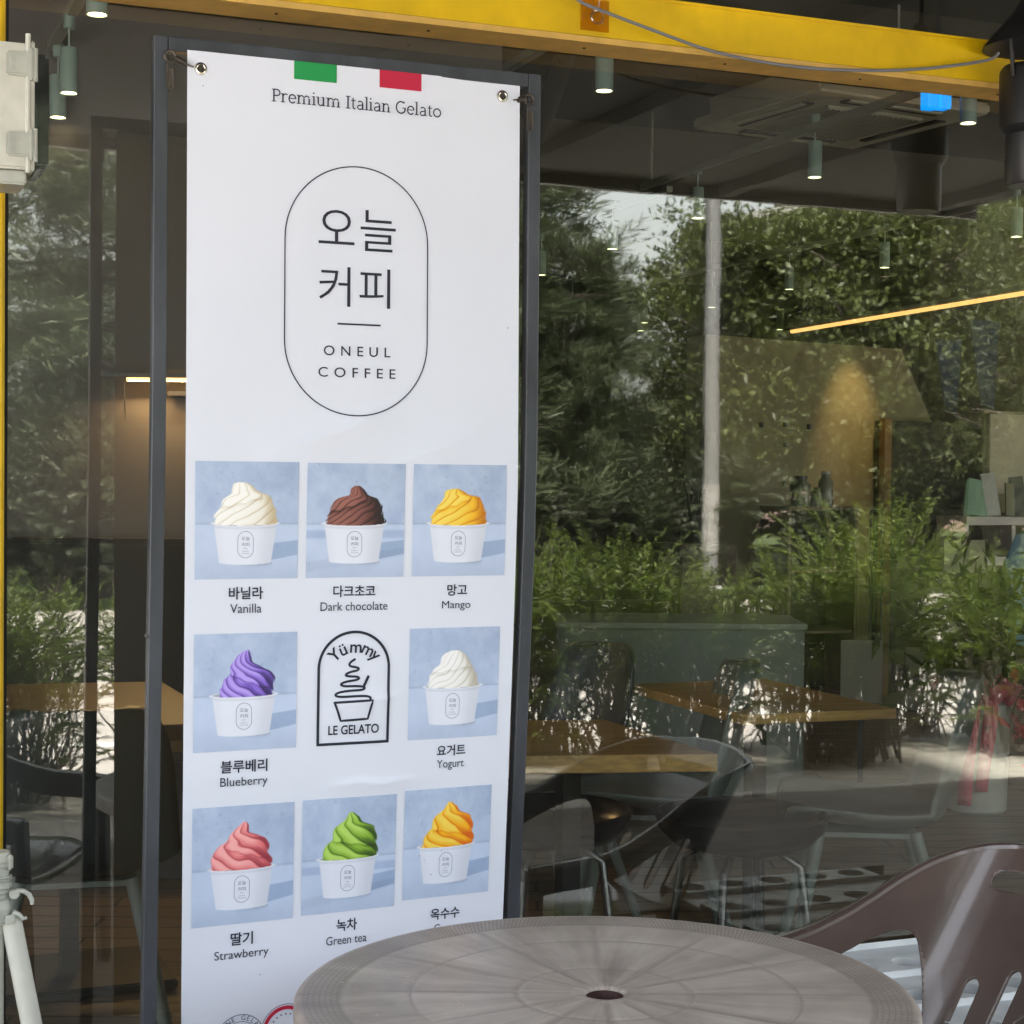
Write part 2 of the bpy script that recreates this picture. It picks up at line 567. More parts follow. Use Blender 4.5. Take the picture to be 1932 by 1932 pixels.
ban = empty("gelato_banner", (0.87, BY, 0.36))
tag(ban, "tall white printed banner with ice-cream photos sprung inside a dark steel frame", "banner")
ORG = np.array([0.87, BY, 0.36])


def grid_faces(nx, ny, k=0, flip=False):
    i = np.arange(ny - 1)[:, None] * nx + np.arange(nx - 1)[None]
    i = i.ravel() + k
    f = np.stack([i, i + 1, i + nx + 1, i + nx], 1)
    return f[:, ::-1] if flip else f


nx, nz = 150, 420
gx, gz = np.meshgrid(np.linspace(BX0, BX1, nx), np.linspace(BZ0, BZ1, nz))
Vf = bmap(gx.ravel(), gz.ravel(), 0.0)
Vb = bmap(gx.ravel(), gz.ravel(), -0.0008)
V = np.r_[Vf, Vb] - ORG
F = np.r_[grid_faces(nx, nz, 0), grid_faces(nx, nz, nx * nz, True)]
mesh_np("sheet", V, F, VINYL, ban, smooth=True)

# ---------------- lettering: font outlines turned into mesh, bent with the sheet
TXT = {}


def text_mesh(s, weight=0.0, spacing=1.0):
    key = (s, weight, spacing)
    if key not in TXT:
        c = bpy.data.curves.new("txt", "FONT")
        c.body = s
        c.offset = weight
        c.space_character = spacing
        c.resolution_u = 4
        o = bpy.data.objects.new("txt", c)
        COL.objects.link(o)
        dg = bpy.context.evaluated_depsgraph_get()
        me = bpy.data.meshes.new_from_object(o.evaluated_get(dg))
        V = np.array([v.co[:2] for v in me.vertices]).reshape(-1, 2)
        F = [tuple(p.vertices) for p in me.polygons]
        bpy.data.objects.remove(o); bpy.data.curves.remove(c); bpy.data.meshes.remove(me)
        TXT[key] = (V, F)
    return TXT[key]


class Print:
    def __init__(self): self.v, self.f = [], []

    def add(self, V, F):
        k = len(self.v)
        self.v += [tuple(p) for p in V]
        self.f += [tuple(i + k for i in f) for f in F]

    def text(self, s, cx, cz, w, h, weight=0.0, spacing=1.0):
        V, F = text_mesh(s, weight, spacing)
        lo, hi = V.min(0), V.max(0)
        U = (V - (lo + hi) / 2) / (hi - lo) * np.array([w, h]) + np.array([cx, cz])
        self.add(U, F)

    def stroke(self, pts, w, closed=False):
        """polyline with round joins; w one width or one per point"""
        P = [np.array(pts[0], float)]
        for q in list(pts[1:]) + ([pts[0]] if closed else []):
            q = np.array(q, float); m_ = max(1, int(np.linalg.norm(q - P[-1]) / .006))
            a_ = P[-1]
            P += [a_ + (q - a_) * (i + 1) / m_ for i in range(m_)]
        if closed: P = P[:-1]
        P = np.array(P); n = len(P)
        ws = np.broadcast_to(np.asarray(w, float), (n,)) / 2
        idx = np.arange(n)
        a = P[(idx - 1) % n] if closed else P[np.maximum(idx - 1, 0)]
        b = P[(idx + 1) % n] if closed else P[np.minimum(idx + 1, n - 1)]
        t = b - a
        t = t / (np.linalg.norm(t, axis=1)[:, None] + 1e-12)
        nr = np.stack([-t[:, 1], t[:, 0]], 1) * ws[:, None]
        V = np.r_[P + nr, P - nr]
        F = [(i, n + i, n + (i + 1) % n, (i + 1) % n) for i in range(n if closed else n - 1)]
        self.add(V, F)

    def poly(self, pts):
        self.add(pts, [tuple(range(len(pts)))])

    def capsule(self, cx, cz, w, h, lw):
        r = w / 2
        pts = [(cx + r * cos(a), cz + h / 2 - r + r * sin(a)) for a in np.linspace(0, pi, 40)]
        pts += [(cx - r * cos(a), cz - h / 2 + r - r * sin(a)) for a in np.linspace(0, pi, 40)]
        self.stroke(pts, lw, True)

    def build(self, name, m, off, parent=None, sub=None):
        P = np.array(self.v)
        o3 = bmap(P[:, 0], P[:, 1], off) - ORG
        me = bpy.data.meshes.new(name)
        me.from_pydata([tuple(p) for p in o3], [], self.f)
        me.materials.append(m)
        o = bpy.data.objects.new(name, me)
        COL.objects.link(o)
        o.parent = parent or ban
        return o


LET = Print()
# slab-serif heading drawn stroke by stroke (units: x-height 1)


def serif_word(pr, s, x0, x1, zb, xh):
    """light slab serif: stems with short feet. pen units: x-height 1, cap height 1.42"""
    T, t = 0.20, 0.11

    def arc(cx, cy, rx, ry, a0, a1, n=20):
        return [(cx + rx * cos(radians(a)), cy + ry * sin(radians(a))) for a in np.linspace(a0, a1, n)]

    def glyph(c):
        L = []
        foot = lambda x, y, w=0.36: L.append(([(x - w / 2, y), (x + w / 2, y)], t))
        if c == "P":
            L += [([(0.2, 0), (0.2, 1.42)], T), ([(0.2, 1.37)] + [(0.5, 1.37)] + arc(0.52, 1.03, 0.36, 0.34, 90, -90) + [(0.2, 0.69)], 0.15)]
            foot(0.2, 0.05, 0.5); foot(0.12, 1.37, 0.3); return L, 1.02
        if c == "I":
            L += [([(0.28, 0), (0.28, 1.42)], T)]; foot(0.28, 0.05, 0.52); foot(0.28, 1.37, 0.52); return L, 0.62
        if c == "G":
            L += [(arc(0.66, 0.71, 0.56, 0.66, 48, 330), 0.18), ([(1.14, 0.38), (1.14, 0.66)], T), ([(0.82, 0.66), (1.24, 0.66)], t), ([(1.03, 1.2), (1.06, 1.42)], t)]; return L, 1.36
        if c in "rmniu":
            L += [([(0.2, 0), (0.2, 1.0)], T)]
            if c != "u": foot(0.2, 0.05, 0.46)
            foot(0.10, 0.95, 0.24)
            if c == "r":
                L += [(arc(0.52, 0.62, 0.30, 0.34, 165, 50), 0.15)]; return L, 0.80
            if c == "i":
                L += [(arc(0.18, 1.34, 0.05, 0.05, 0, 360), 0.11)]; return L, 0.50
            if c == "u":
                L[0] = ([(0.2, 0.3), (0.2, 1.0)], T)
                L += [([(0.2, 0.4)] + arc(0.48, 0.36, 0.28, 0.32, 180, 330), 0.15), ([(0.80, 0), (0.80, 1.0)], T)]
                foot(0.88, 0.05, 0.22); foot(0.7, 0.95, 0.24); return L, 1.14
            L += [(arc(0.52, 0.62, 0.28, 0.32, 160, 20), 0.15), ([(0.80, 0), (0.80, 0.66)], T)]; foot(0.8, 0.05, 0.42)
            if c == "n": return L, 1.14
            L += [(arc(1.12, 0.62, 0.28, 0.32, 160, 20), 0.15), ([(1.40, 0), (1.40, 0.66)], T)]; foot(1.4, 0.05, 0.42); return L, 1.74
        if c == "e":
            L += [(arc(0.48, 0.49, 0.38, 0.46, 5, 318), 0.17), ([(0.12, 0.53), (0.86, 0.53)], t)]; return L, 1.0
        if c == "o":
            L += [(arc(0.52, 0.49, 0.42, 0.46, 0, 360, 32), 0.17)]; return L, 1.08
        if c == "a":
            L += [(arc(0.44, 0.68, 0.28, 0.27, 150, 0), 0.15), ([(0.72, 0.0), (0.72, 0.70)], T), (arc(0.40, 0.26, 0.27, 0.23, 75, 330), 0.15), ([(0.45, 0.50), (0.72, 0.54)], 0.13)]
            foot(0.80, 0.05, 0.2); return L, 1.0
        if c == "l":
            L += [([(0.2, 0), (0.2, 1.52)], T)]; foot(0.2, 0.05, 0.46); foot(0.10, 1.47, 0.24); return L, 0.50
        if c == "t":
            L += [([(0.26, 1.25), (0.26, 0.25)] + arc(0.44, 0.25, 0.18, 0.21, 180, 300), 0.17), ([(0.04, 0.95), (0.58, 0.95)], t)]; return L, 0.66
        return L, 0.5
    x = 0; items = []
    for c in s:
        g, adv = glyph(c)
        for pts, w in g:
            items.append(([(x + p[0], p[1]) for p in pts], w))
        x += adv
    sc = (x1 - x0) / x
    for pts, w in items:
        pr.stroke([(x0 + p[0] * sc, zb + p[1] * xh) for p in pts], w * 0.5 * (sc + xh) * 0.88)


serif_word(LET, "Premium Italian Gelato", 0.717, 1.022, 2.1045, 0.0152)
LET.build("heading", INK, 0.0016)
for ci, (s, cx, cz, w, h, wt) in enumerate([
    ("바닐라", .678, 1.275, .059, .0215, .018), ("Vanilla", .678, 1.249, .054, .0155, 0.0),
    ("다크초코", .869, 1.275, .076, .0205, .018), ("Dark chocolate", .869, 1.249, .121, .0150, 0.0),
    ("망고", 1.059, 1.274, .038, .0205, .018), ("Mango", 1.058, 1.246, .054, .0175, 0.0),
    ("블루베리", .678, .981, .081, .0215, .018), ("Blueberry", .678, .953, .082, .0195, 0.0),
    ("요거트", 1.056, .987, .055, .0200, .018), ("Yogurt", 1.055, .961, .052, .0190, 0.0),
    ("딸기", .677, .686, .039, .0222, .018), ("Strawberry", .677, .658, .095, .0195, 0.0),
    ("녹차", .866, .690, .038, .0215, .018), ("Green tea", .866, .664, .075, .0155, 0.0),
    ("옥수수", 1.054, .690, .057, .0205, .018), ("Corn", 1.053, .664, .040, .0150, 0.0)]):
    if ci % 2 == 0: LET = Print()
    LET.text(s, cx, cz, w, h, wt)
    if ci % 2: LET.build("caption", INK, 0.0016)

LOGO = Print()
LOGO.capsule(0.869, 1.792, 0.257, 0.428, 0.0021)
LOGO.stroke([(0.834, 1.7353), (0.912, 1.7353)], 0.0030)
LOGO.text("오늘", 0.869, 1.898, 0.139, 0.0705, -0.004, 1.06)
LOGO.text("커피", 0.865, 1.799, 0.128, 0.0680, -0.004, 1.06)
LOGO.text("ONEUL", 0.870, 1.689, 0.120, 0.0170, 0.004, 1.7)
LOGO.text("COFFEE", 0.870, 1.652, 0.139, 0.0170, 0.004, 1.7)
LOGO.build("logo", INK, 0.0016)

FL = Print(); FL.poly([(.755, 2.146), (.830, 2.146), (.830, 2.1768), (.755, 2.1768)]); FL.build("flag_stripe", GREEN, 0.0012)
FL = Print(); FL.poly([(.907, 2.1465), (.984, 2.1465), (.984, 2.1768), (.907, 2.1768)]); FL.build("flag_stripe", RED, 0.0012)

# arched emblem
EMB = Print()
ex0, ex1, ez0, ez1 = 0.807, 0.934, 1.010, 1.204
r = (ex1 - ex0) / 2
cx = (ex0 + ex1) / 2
EMB.stroke([(ex0, ez0), (ex1, ez0)], 0.0048)
EMB.stroke([(ex0, ez0 - 0.0021), (ex0, ez1 - r)] + [(cx - r * cos(a), ez1 - r + r * sin(a)) for a in np.linspace(0.05, pi - 0.05, 40)] + [(ex1, ez1 - r), (ex1, ez0 - 0.0024)], 0.0048)
EMB.text("LE GELATO", cx + .001, 1.034, 0.092, 0.0165, 0.018)
for ch, a, w in zip("Yümmy", (-43, -24, 2, 27, 46), (0.015, 0.0135, 0.020, 0.020, 0.0140)):
    Vt, Ft = text_mesh(ch, 0.014)
    lo, hi = Vt.min(0), Vt.max(0)
    sc = 0.0305
    U = (Vt - np.array([(lo[0] + hi[0]) / 2, 0.0])) * sc
    aa = radians(-a)
    R = 0.042
    base = np.array([cx + 0.001 + R * sin(radians(a)) * 1.04, 1.133 + R * cos(radians(a)) * 0.93 - 0.004])
    U = np.stack([U[:, 0] * cos(aa) - U[:, 1] * sin(aa), U[:, 0] * sin(aa) + U[:, 1] * cos(aa)], 1) + base
    EMB.add(U, Ft)
# squiggle of gelato with spoon
sq = [(.873, 1.157), (.866, 1.152), (.861, 1.145), (.864, 1.140), (.874, 1.138), (.880, 1.135), (.877, 1.130), (.866, 1.128), (.857, 1.124), (.855, 1.1195),
      (.863, 1.117), (.876, 1.1165), (.881, 1.112), (.875, 1.108), (.860, 1.1065), (.848, 1.102), (.847, 1.0975), (.856, 1.0945), (.876, 1.0945), (.889, 1.0925), (.891, 1.088), (.884, 1.0845),
      (.862, 1.0845), (.844, 1.0815), (.837, 1.077), (.839, 1.0725), (.850, 1.0705), (.880, 1.0715), (.896, 1.0705), (.902, 1.0665), (.899, 1.0635)]


def smooth_pts(p, it=3):
    p = np.array(p, float)
    for _ in range(it):
        q = np.empty((2 * len(p) - 2, 2))
        q[0::2] = 0.75 * p[:-1] + 0.25 * p[1:]; q[1::2] = 0.25 * p[:-1] + 0.75 * p[1:]
        p = np.r_[p[:1], q, p[-1:]]
    return p


EMB.stroke(smooth_pts([(x, 1.157 - (1.157 - z) * .759) for x, z in sq]), 0.0040)
EMB.stroke([(.888, 1.107), (.8975, 1.127)], 0.0048)
EMB.stroke([(.8365, 1.0820), (.9050, 1.0840), (.8965, 1.0515), (.8475, 1.0500), (.8357, 1.0838)], 0.0040)
EMB.build("emblem", INK, 0.0016)

# round seals at the foot
SEAL = Print()
ring = lambda cx, cz, r: [(cx + r * cos(a), cz + r * sin(a)) for a in np.linspace(0, 2 * pi, 48, endpoint=False)]
SEAL.stroke(ring(.676, .512, .043), .0014, True)
SEAL.stroke(ring(.676, .512, .031), .0010, True)
for ch, a in zip("FINE GELATO", np.linspace(-62, 78, 11)):
    if ch != " ":
        Vt, Ft = text_mesh(ch, 0.01)
        lo, hi = Vt.min(0), Vt.max(0)
        U = (Vt - np.array([(lo[0] + hi[0]) / 2, 0])) * 0.0115
        aa = radians(-a)
        U = np.stack([U[:, 0] * cos(aa) - U[:, 1] * sin(aa), U[:, 0] * sin(aa) + U[:, 1] * cos(aa)], 1) + np.array([.676 + .0335 * sin(radians(a)), .512 + .0335 * cos(radians(a))])
        SEAL.add(U, Ft)
SEAL.build("seal", INK_GREY, 0.0016)
SEAL = Print(); SEAL.stroke(ring(.757, .519, .038), .0065, True); SEAL.build("seal", RED, 0.0016)
SEAL = Print(); SEAL.stroke(ring(.757, .519, .0440), .0012, True)
for a in np.linspace(0, 360, 20, endpoint=False):
    SEAL.stroke(ring(.757 + .027 * cos(radians(a)), .519 + .027 * sin(radians(a)), .0010), .0012, True)
SEAL.build("seal", INK_GREY, 0.0018)


# ---------------- the printed cup photographs, painted into a fine grid of vertex colours (a flat print)
def vnoise(nx, ny, cells, seed):
    g = np.random.default_rng(seed).random((cells + 2, cells + 2))
    u = np.linspace(0, cells, nx); v = np.linspace(0, cells, ny)
    U, Vv = np.meshgrid(u, v)
    i = np.floor(U).astype(int); j = np.floor(Vv).astype(int)
    fu = U - i; fv = Vv - j
    fu = fu * fu * (3 - 2 * fu); fv = fv * fv * (3 - 2 * fv)
    return (g[j, i] * (1 - fu) + g[j, i + 1] * fu) * (1 - fv) + (g[j + 1, i] * (1 - fu) + g[j + 1, i + 1] * fu) * fv


def sst(x, a, b):
    t = np.clip((x - a) / (b - a), 0, 1)
    return t * t * (3 - 2 * t)


SHAPES = {
    "a": ([(.44, .176), (.365, .185), (.355, .24), (.35, .273), (.268, .325), (.254, .378), (.19, .449), (.19, .53)],
          [(.47, .176), (.54, .20), (.58, .2375), (.62, .262), (.71, .285), (.763, .378), (.79, .484), (.79, .53)], ((.66, .30), (.24, .395))),
    "b": ([(.485, .195), (.44, .2246), (.435, .285), (.33, .297), (.28, .33), (.24, .404), (.205, .494), (.205, .53)],
          [(.53, .195), (.58, .23), (.616, .278), (.715, .308), (.765, .38), (.769, .446), (.80, .50), (.80, .53)], ((.66, .30), (.22, .43))),
    "m": ([(.43, .215), (.34, .235), (.33, .29), (.30, .34), (.24, .40), (.20, .47), (.20, .53)],
          [(.47, .215), (.545, .245), (.59, .275), (.70, .285), (.755, .37), (.78, .46), (.78, .53)], ((.62, .30), (.23, .42))),
    "y": ([(.49, .205), (.40, .225), (.355, .26), (.34, .33), (.27, .37), (.225, .44), (.215, .53)],
          [(.54, .205), (.61, .235), (.655, .29), (.70, .36), (.74, .42), (.765, .48), (.77, .53)], ((.70, .35), (.24, .41))),
    "u": ([(.51, .143), (.464, .163), (.41, .20), (.35, .28), (.355, .345), (.30, .385), (.258, .47), (.25, .53)],
          [(.53, .143), (.5525, .198), (.565, .25), (.668, .299), (.75, .334), (.783, .387), (.763, .47), (.76, .53)], ((.35, .345), (.74, .475))),
    "s": ([(.505, .137), (.435, .187), (.36, .25), (.335, .305), (.258, .337), (.197, .395), (.187, .48), (.187, .53)],
          [(.52, .137), (.55, .163), (.55, .235), (.64, .258), (.72, .29), (.748, .348), (.74, .41), (.775, .46), (.78, .53)], ((.335, .36), (.77, .46))),
    "t": ([(.50, .13), (.45, .20), (.34, .26), (.325, .33), (.32, .365), (.27, .39), (.222, .475), (.215, .53)],
          [(.53, .13), (.604, .175), (.63, .225), (.76, .265), (.79, .345), (.785, .41), (.80, .45), (.80, .53)], ((.32, .375), (.79, .44))),
}


def paint(base, dark, lite, n, K, shape, seed, direction=1, shadow2=False):
    nx, ny = 176, 196
    U, Vv = np.meshgrid((np.arange(nx) + .5) / nx, (np.arange(ny) + .5) / ny)     # v from the top
    asp = 1.12
    nz_ = 0.5 * vnoise(nx, ny, 6, seed) + 0.3 * vnoise(nx, ny, 14, seed + 1) + 0.2 * vnoise(nx, ny, 30, seed + 2)
    img = np.zeros((ny, nx, 3))
    wall = np.array([180, 197, 226.]) + (nz_[..., None] - .5) * np.array([34, 30, 22]) - 10 * sst(U, .3, 1)[..., None] * sst(1 - Vv, .4, 1)[..., None]
    sp = vnoise(nx, ny, 44, seed + 5)
    wall = wall - (np.clip(sp - .86, 0, 1) * 130)[..., None] * sst(1 - Vv, .45, .7)[..., None]
    tab = np.array([196, 211, 238.]) + (nz_[..., None] - .5) * 12 - 12 * sst(Vv, .72, 1)[..., None]
    h = 0.530
    m = sst(Vv, h - .006, h + .012)[..., None]
    img = wall * (1 - m) + tab * m
    img -= 16 * np.exp(-((Vv - h) / .010) ** 2)[..., None]
    # soft cast band to the right of the cup
    lo = 0.70 - 0.03 * (U - .7) / .3
    hi = 0.845 - 0.05 * (U - .7) / .3
    band = sst(Vv, lo - .006, lo + .006) * (1 - sst(Vv, hi - .006, hi + .006)) * sst(U, .60, .74)
    img -= band[..., None] * np.array([38, 32, 26])
    if shadow2:
        band = sst(Vv, .57, .60) * (1 - sst(Vv, .64, .67))
        img -= band[..., None] * np.array([26, 22, 16])
        band = sst(Vv, .85 - .12 * U, .87 - .12 * U) * (1 - sst(Vv, .93 - .14 * U, .97 - .14 * U))
        img -= band[..., None] * 9
    # cup
    cxx = 0.485
    vr, vb = 0.525, 0.868
    hw = .305 + (.250 - .305) * (Vv - vr) / (vb - vr)
    xx = (U - cxx) / hw
    bot = vb + .022 * np.sqrt(np.clip(1 - xx ** 2, 0, 1)) - .012
    topc = vr + .020 * np.sqrt(np.clip(1 - xx ** 2, 0, 1))
    cup = (1 - sst(np.abs(xx), .985, 1.012)) * sst(Vv, topc - .004, topc + .004) * (1 - sst(Vv, bot - .004, bot + .004))
    cc = np.array([226, 231, 245.]) + (6 - 20 * sst(xx, .1, 1) - 6 * sst(-xx, .6, 1))[..., None]
    cc = cc - 14 * np.exp(-((Vv - topc - .022) / .010) ** 2)[..., None]
    img = img * (1 - cup[..., None]) + cc * cup[..., None]
    sh = np.exp(-np.clip(Vv - bot, 0, 1) / .012) * (Vv > bot) * (np.abs(xx) < 1.05) * sst(xx, -.5, .9)
    img -= sh[..., None] * 45
    # rim (ellipse ring) – the far part shows behind the swirl
    rx, ry = .318, .024
    e = ((U - cxx) / rx) ** 2 + ((Vv - vr) / ry) ** 2
    inner = 1 - sst(e, .80, .95)
    img = img * (1 - inner[..., None]) + np.array([172, 176, 190.]) * inner[..., None]
    # swirl: stacked coil with helical ribs
    Lt, Rt, crev = SHAPES[shape]
    vt, vs = min(Lt[0][1], Rt[0][1]), 0.545
    t = (vs - Vv) / (vs - vt)
    tt = np.clip(t, 0, 1)
    Le = np.interp(Vv, [p[1] for p in Lt], [p[0] for p in Lt]); Re = np.interp(Vv, [p[1] for p in Rt], [p[0] for p in Rt])
    ker = np.hanning(9); ker /= ker.sum()
    col = lambda E: np.convolve(np.pad(E[:, 0], 4, mode="edge"), ker, "valid")[:, None] + 0 * U
    Le, Re = col(Le), col(Re)
    w = (Re - Le) / 2
    cs = (Le + Re) / 2
    X = (U - cs) / np.maximum(w, 1e-4)
    phi = np.arcsin(np.clip(X, -1, 1))
    wob = .25 * (vnoise(nx, ny, 7, seed + 9) - .5)
    psi = n * (phi * .5 + direction * (K * tt ** .85) + wob)
    rib = np.abs(np.sin(psi))
    edge = 1 + .035 * (rib - .5) * 2
    inside = (1 - sst(np.abs(X), edge - .03, edge + .02)) * (sst(t, 1.0, .985)) * (t > -0.02) * (np.abs(X) < 1.2)
    keep = Vv < vr + .019 * np.sqrt(np.clip(1 - ((U - cxx) / rx) ** 2, 0, 1))
    inside = inside * keep
    slope = np.cos(psi) * np.sign(np.sin(psi))
    nxn = np.sin(phi) - .75 * slope * direction * -1 * .6
    nyn = .35 + .5 * tt - .35 * slope
    light = np.clip(-.50 * nxn + .50 * nyn + .62 * np.cos(phi), 0, 1.4)
    ao = sst(rib, .0, .45)
    k = np.clip(.16 + .80 * light, 0, 1) * (.34 + .66 * ao) * (1 - .30 * sst(X, .2, 1.0))
    (ua, va), (ub, vb_) = crev
    q = np.clip((U - ua) / (ub - ua), 0, 1)
    cv = va + (vb_ - va) * (q * 1.5 - .5 * q ** 2) + .006 * np.sin(q * 19)
    dd = Vv - cv
    k = k * (1 - .62 * np.where(dd > 0, np.exp(-dd / .020), np.exp(dd / .004)) * (q > .01) * (q < .995))
    k = np.clip(k, 0, 1)[..., None]
    base, dark, lite = (np.array(q, float) for q in (base, dark, lite))
    sw = np.where(k < .5, dark + (base - dark) * k * 2, base + (lite - base) * (k - .5) * 2)
    crest = np.exp(-((rib - .93) / .05) ** 2) * (light > .4)
    sw = sw + (lite - sw) * (.45 * crest)[..., None]
    img = img * (1 - inside[..., None]) + sw * inside[..., None]
    # front lip of the rim
    fr = np.exp(-((np.sqrt(e) - 1.0) / .07) ** 2) * (Vv > vr - .002)
    img = img * (1 - fr[..., None]) + np.array([236, 240, 250.]) * fr[..., None]
    bk = np.exp(-((np.sqrt(e) - 1.0) / .05) ** 2) * (Vv <= vr) * (1 - inside)
    img = img * (1 - bk[..., None]) + np.array([226, 230, 242.]) * bk[..., None]
    return np.clip(img, 0, 255)


PRINTM = bpy.data.materials.new("photo_print_ink")
PRINTM.use_nodes = True
_t = PRINTM.node_tree
_a = _t.nodes.new("ShaderNodeVertexColor"); _a.layer_name = "Col"
_t.links.new(_a.outputs[0], _t.nodes["Principled BSDF"].inputs["Base Color"])
_t.nodes["Principled BSDF"].inputs["Roughness"].default_value = 0.45

CUPS = [
    # x0, x1, z1, z0, base, dark, lite, ribs, twist, outline, direction, label
    (.590, .767, 1.497, 1.299, (240, 237, 226), (186, 164, 126), (255, 254, 250), 9, 1.4, "a", -1, "printed photo of white vanilla swirl in a paper cup"),
    (.782, .958, 1.496, 1.299, (80, 46, 42), (20, 18, 24), (160, 104, 94), 14, 1.2, "b", -1, "printed photo of dark brown chocolate swirl"),
    (.973, 1.149, 1.496, 1.299, (246, 184, 30), (188, 104, 16), (255, 226, 104), 9, 1.3, "m", -1, "printed photo of yellow mango swirl with curled tip"),
    (.590, .768, 1.207, 1.008, (124, 94, 204), (44, 34, 78), (190, 166, 246), 10, 1.4, "u", 1, "printed photo of purple blueberry swirl"),
    (.972, 1.144, 1.207, 1.009, (236, 236, 232), (176, 166, 150), (254, 254, 254), 12, 1.2, "y", -1, "printed photo of white yogurt swirl"),
    (.590, .767, .914, .712, (232, 116, 120), (140, 44, 60), (255, 180, 178), 7, 1.6, "s", 1, "printed photo of pink strawberry swirl with pointed tip"),
    (.782, .954, .915, .714, (126, 172, 46), (36, 56, 26), (188, 224, 108), 7, 1.6, "t", 1, "printed photo of green tea swirl"),
    (.970, 1.138, .919, .722, (250, 176, 22), (216, 88, 26), (255, 218, 90), 7, 1.6, "t", 1, "printed photo of orange yellow corn swirl"),
]
CUPLOGO = Print()
for k, (xa, xb, z1, z0, base, dark, lite, n_, K_, shp, dr, lab) in enumerate(CUPS):
    img = paint(base, dark, lite, n_, K_, shp, 20 + 7 * k, dr, k in (1, 6))
    ny, nx_ = img.shape[:2]
    px, pz = np.meshgrid(np.linspace(xa, xb, nx_), np.linspace(z1, z0, ny))
    V = bmap(px.ravel(), pz.ravel(), 0.0010) - ORG
    o = mesh_np("photo_print", V, grid_faces(nx_, ny, 0, True), PRINTM, ban, smooth=True, color=lin_np(img.reshape(-1, 3)))
    o["label"] = lab
    w_, h_ = xb - xa, z1 - z0
    c_x, c_z = xa + .487 * w_, z1 - .708 * h_
    CUPLOGO = Print()
    CUPLOGO.capsule(c_x, c_z, .150 * w_, .225 * h_, .0007)
    CUPLOGO.text("오늘", c_x, c_z + .052 * h_, .080 * w_, .034 * h_, 0.0)
    CUPLOGO.text("커피", c_x, c_z + .001 * h_, .076 * w_, .034 * h_, 0.0)
    CUPLOGO.stroke([(c_x - .02 * w_, c_z - .032 * h_), (c_x + .02 * w_, c_z - .032 * h_)], .0005)
    CUPLOGO.text("ONEUL", c_x, c_z - .056 * h_, .066 * w_, .010 * h_, 0.0, 1.5)
    CUPLOGO.text("COFFEE", c_x, c_z - .076 * h_, .080 * w_, .010 * h_, 0.0, 1.5)
    CUPLOGO.build("cup_logo", INK_GREY, 0.0016)

# specks of dirt on the vinyl
SP = Print()
for (x, z, q) in [(1.149, 1.741, .0012), (1.000, .800, .0010), (1.010, .792, .0007), (1.012, .786, .0006), (1.024, .764, .0010), (1.07, .745, .0007), (.60, 2.12, .001), (1.09, .738, .0006), (1.043, .805, .0008), (.71, .62, .001)]:
    SP.poly(ring(x, z, q)[::6])
SP.build("dirt_specks", mat("brown_dirt", lin(96, 80, 70), 0.8), 0.0017)["kind"] = "stuff"

# eyelets
for (x, z) in [(0.596, 2.148), (1.137, 2.153), (0.597, 0.385), (1.148, 0.385)]:
    p = bmap(x, z, 0.001) - ORG
    R = Matrix.Rotation(pi / 2, 3, "X")
    mb = MB()
    prof = [(0.0055, 0.0), (0.0058, 0.0022), (0.0072, 0.0030), (0.0098, 0.0022), (0.0106, 0.0004), (0.0106, -0.001)]
    mb.lathe(prof, p, 28, ax=R)
    mb.lathe([(0.0, 0.0003), (0.0057, 0.0003)], p, 20, mi=1, ax=R)
    mb.build("eyelet", [CHROME, mat("eyelet_shadow_gap", (0.05, 0.045, 0.035), 0.8)], ban, smooth=True)

# ---------------- the steel frame that carries it
fr = empty("banner_frame", (0.87, BY, 0.0))
tag(fr, "tall charcoal square-tube stand stretching the white gelato banner", "banner stand")
FX0, FX1, FZ = 0.531, 1.1995, 2.186
TW = 0.024


def sq_tube(pts, name, w=TW, d=TW):
    mb = MB()
    vs, fs = [], []
    for (x, y, z, ax) in pts:
        for (a, b) in ((-1, -1), (1, -1), (1, 1), (-1, 1)):
            vs.append((x + a * w / 2 - 0.87, y + b * d / 2 - BY, z) if ax == "z" else (x - 0.87, y + b * d / 2 - BY, z + a * w / 2))
    for i in range(len(pts) - 1):
        for k in range(4):
            fs.append((i * 4 + k, i * 4 + (k + 1) % 4, i * 4 + 4 + (k + 1) % 4, i * 4 + 4 + k))
    fs += [(0, 1, 2, 3), tuple(len(pts) * 4 - 4 + k for k in (0, 1, 2, 3))]
    o = mb.add(vs, fs).build(name, DARKSTEEL, fr)
    bv = o.modifiers.new("edge", "BEVEL"); bv.width = 0.0022; bv.segments = 2
    return o


zs = np.linspace(0.03, FZ + TW / 2, 14)
for fx, lean in ((FX0, 0.012), (FX1, 0.006)):
    sq_tube([(fx - lean * max(0, 1.6 - z) * .9, BY + 0.014 + float(bend(fx, z)), z, "z") for z in zs], "upright")
sq_tube([(x, BY + 0.014, FZ, "x") for x in np.linspace(FX0 + TW / 2 + .0005, FX1 - TW / 2 - .0005, 4)], "crossbar", 0.0245, 0.0225)
sq_tube([(x, BY + 0.014 + float(bend(x, .33)), 0.335, "x") for x in np.linspace(FX0, FX1 - TW / 2 - .002, 6)], "crossbar", 0.022, 0.0225)
for fx in (FX0 - 0.014, FX1 - 0.008):
    yb = BY + 0.014 + float(bend(fx, .02))
    MB().box((fx - 0.87, yb - BY, 0.0155), (0.026, 0.44, 0.024), bev=0.002).build("foot", DARKSTEEL, fr)
for z in (1.205,):
    for fx in (FX0 - .006, FX1 - .003):
        MB().box((fx - .87, 0.014 + float(bend(fx, z)), z), (TW + .0016, TW + .0016, .005), bev=.0006).build("joint_seam", DARKSTEEL, fr)
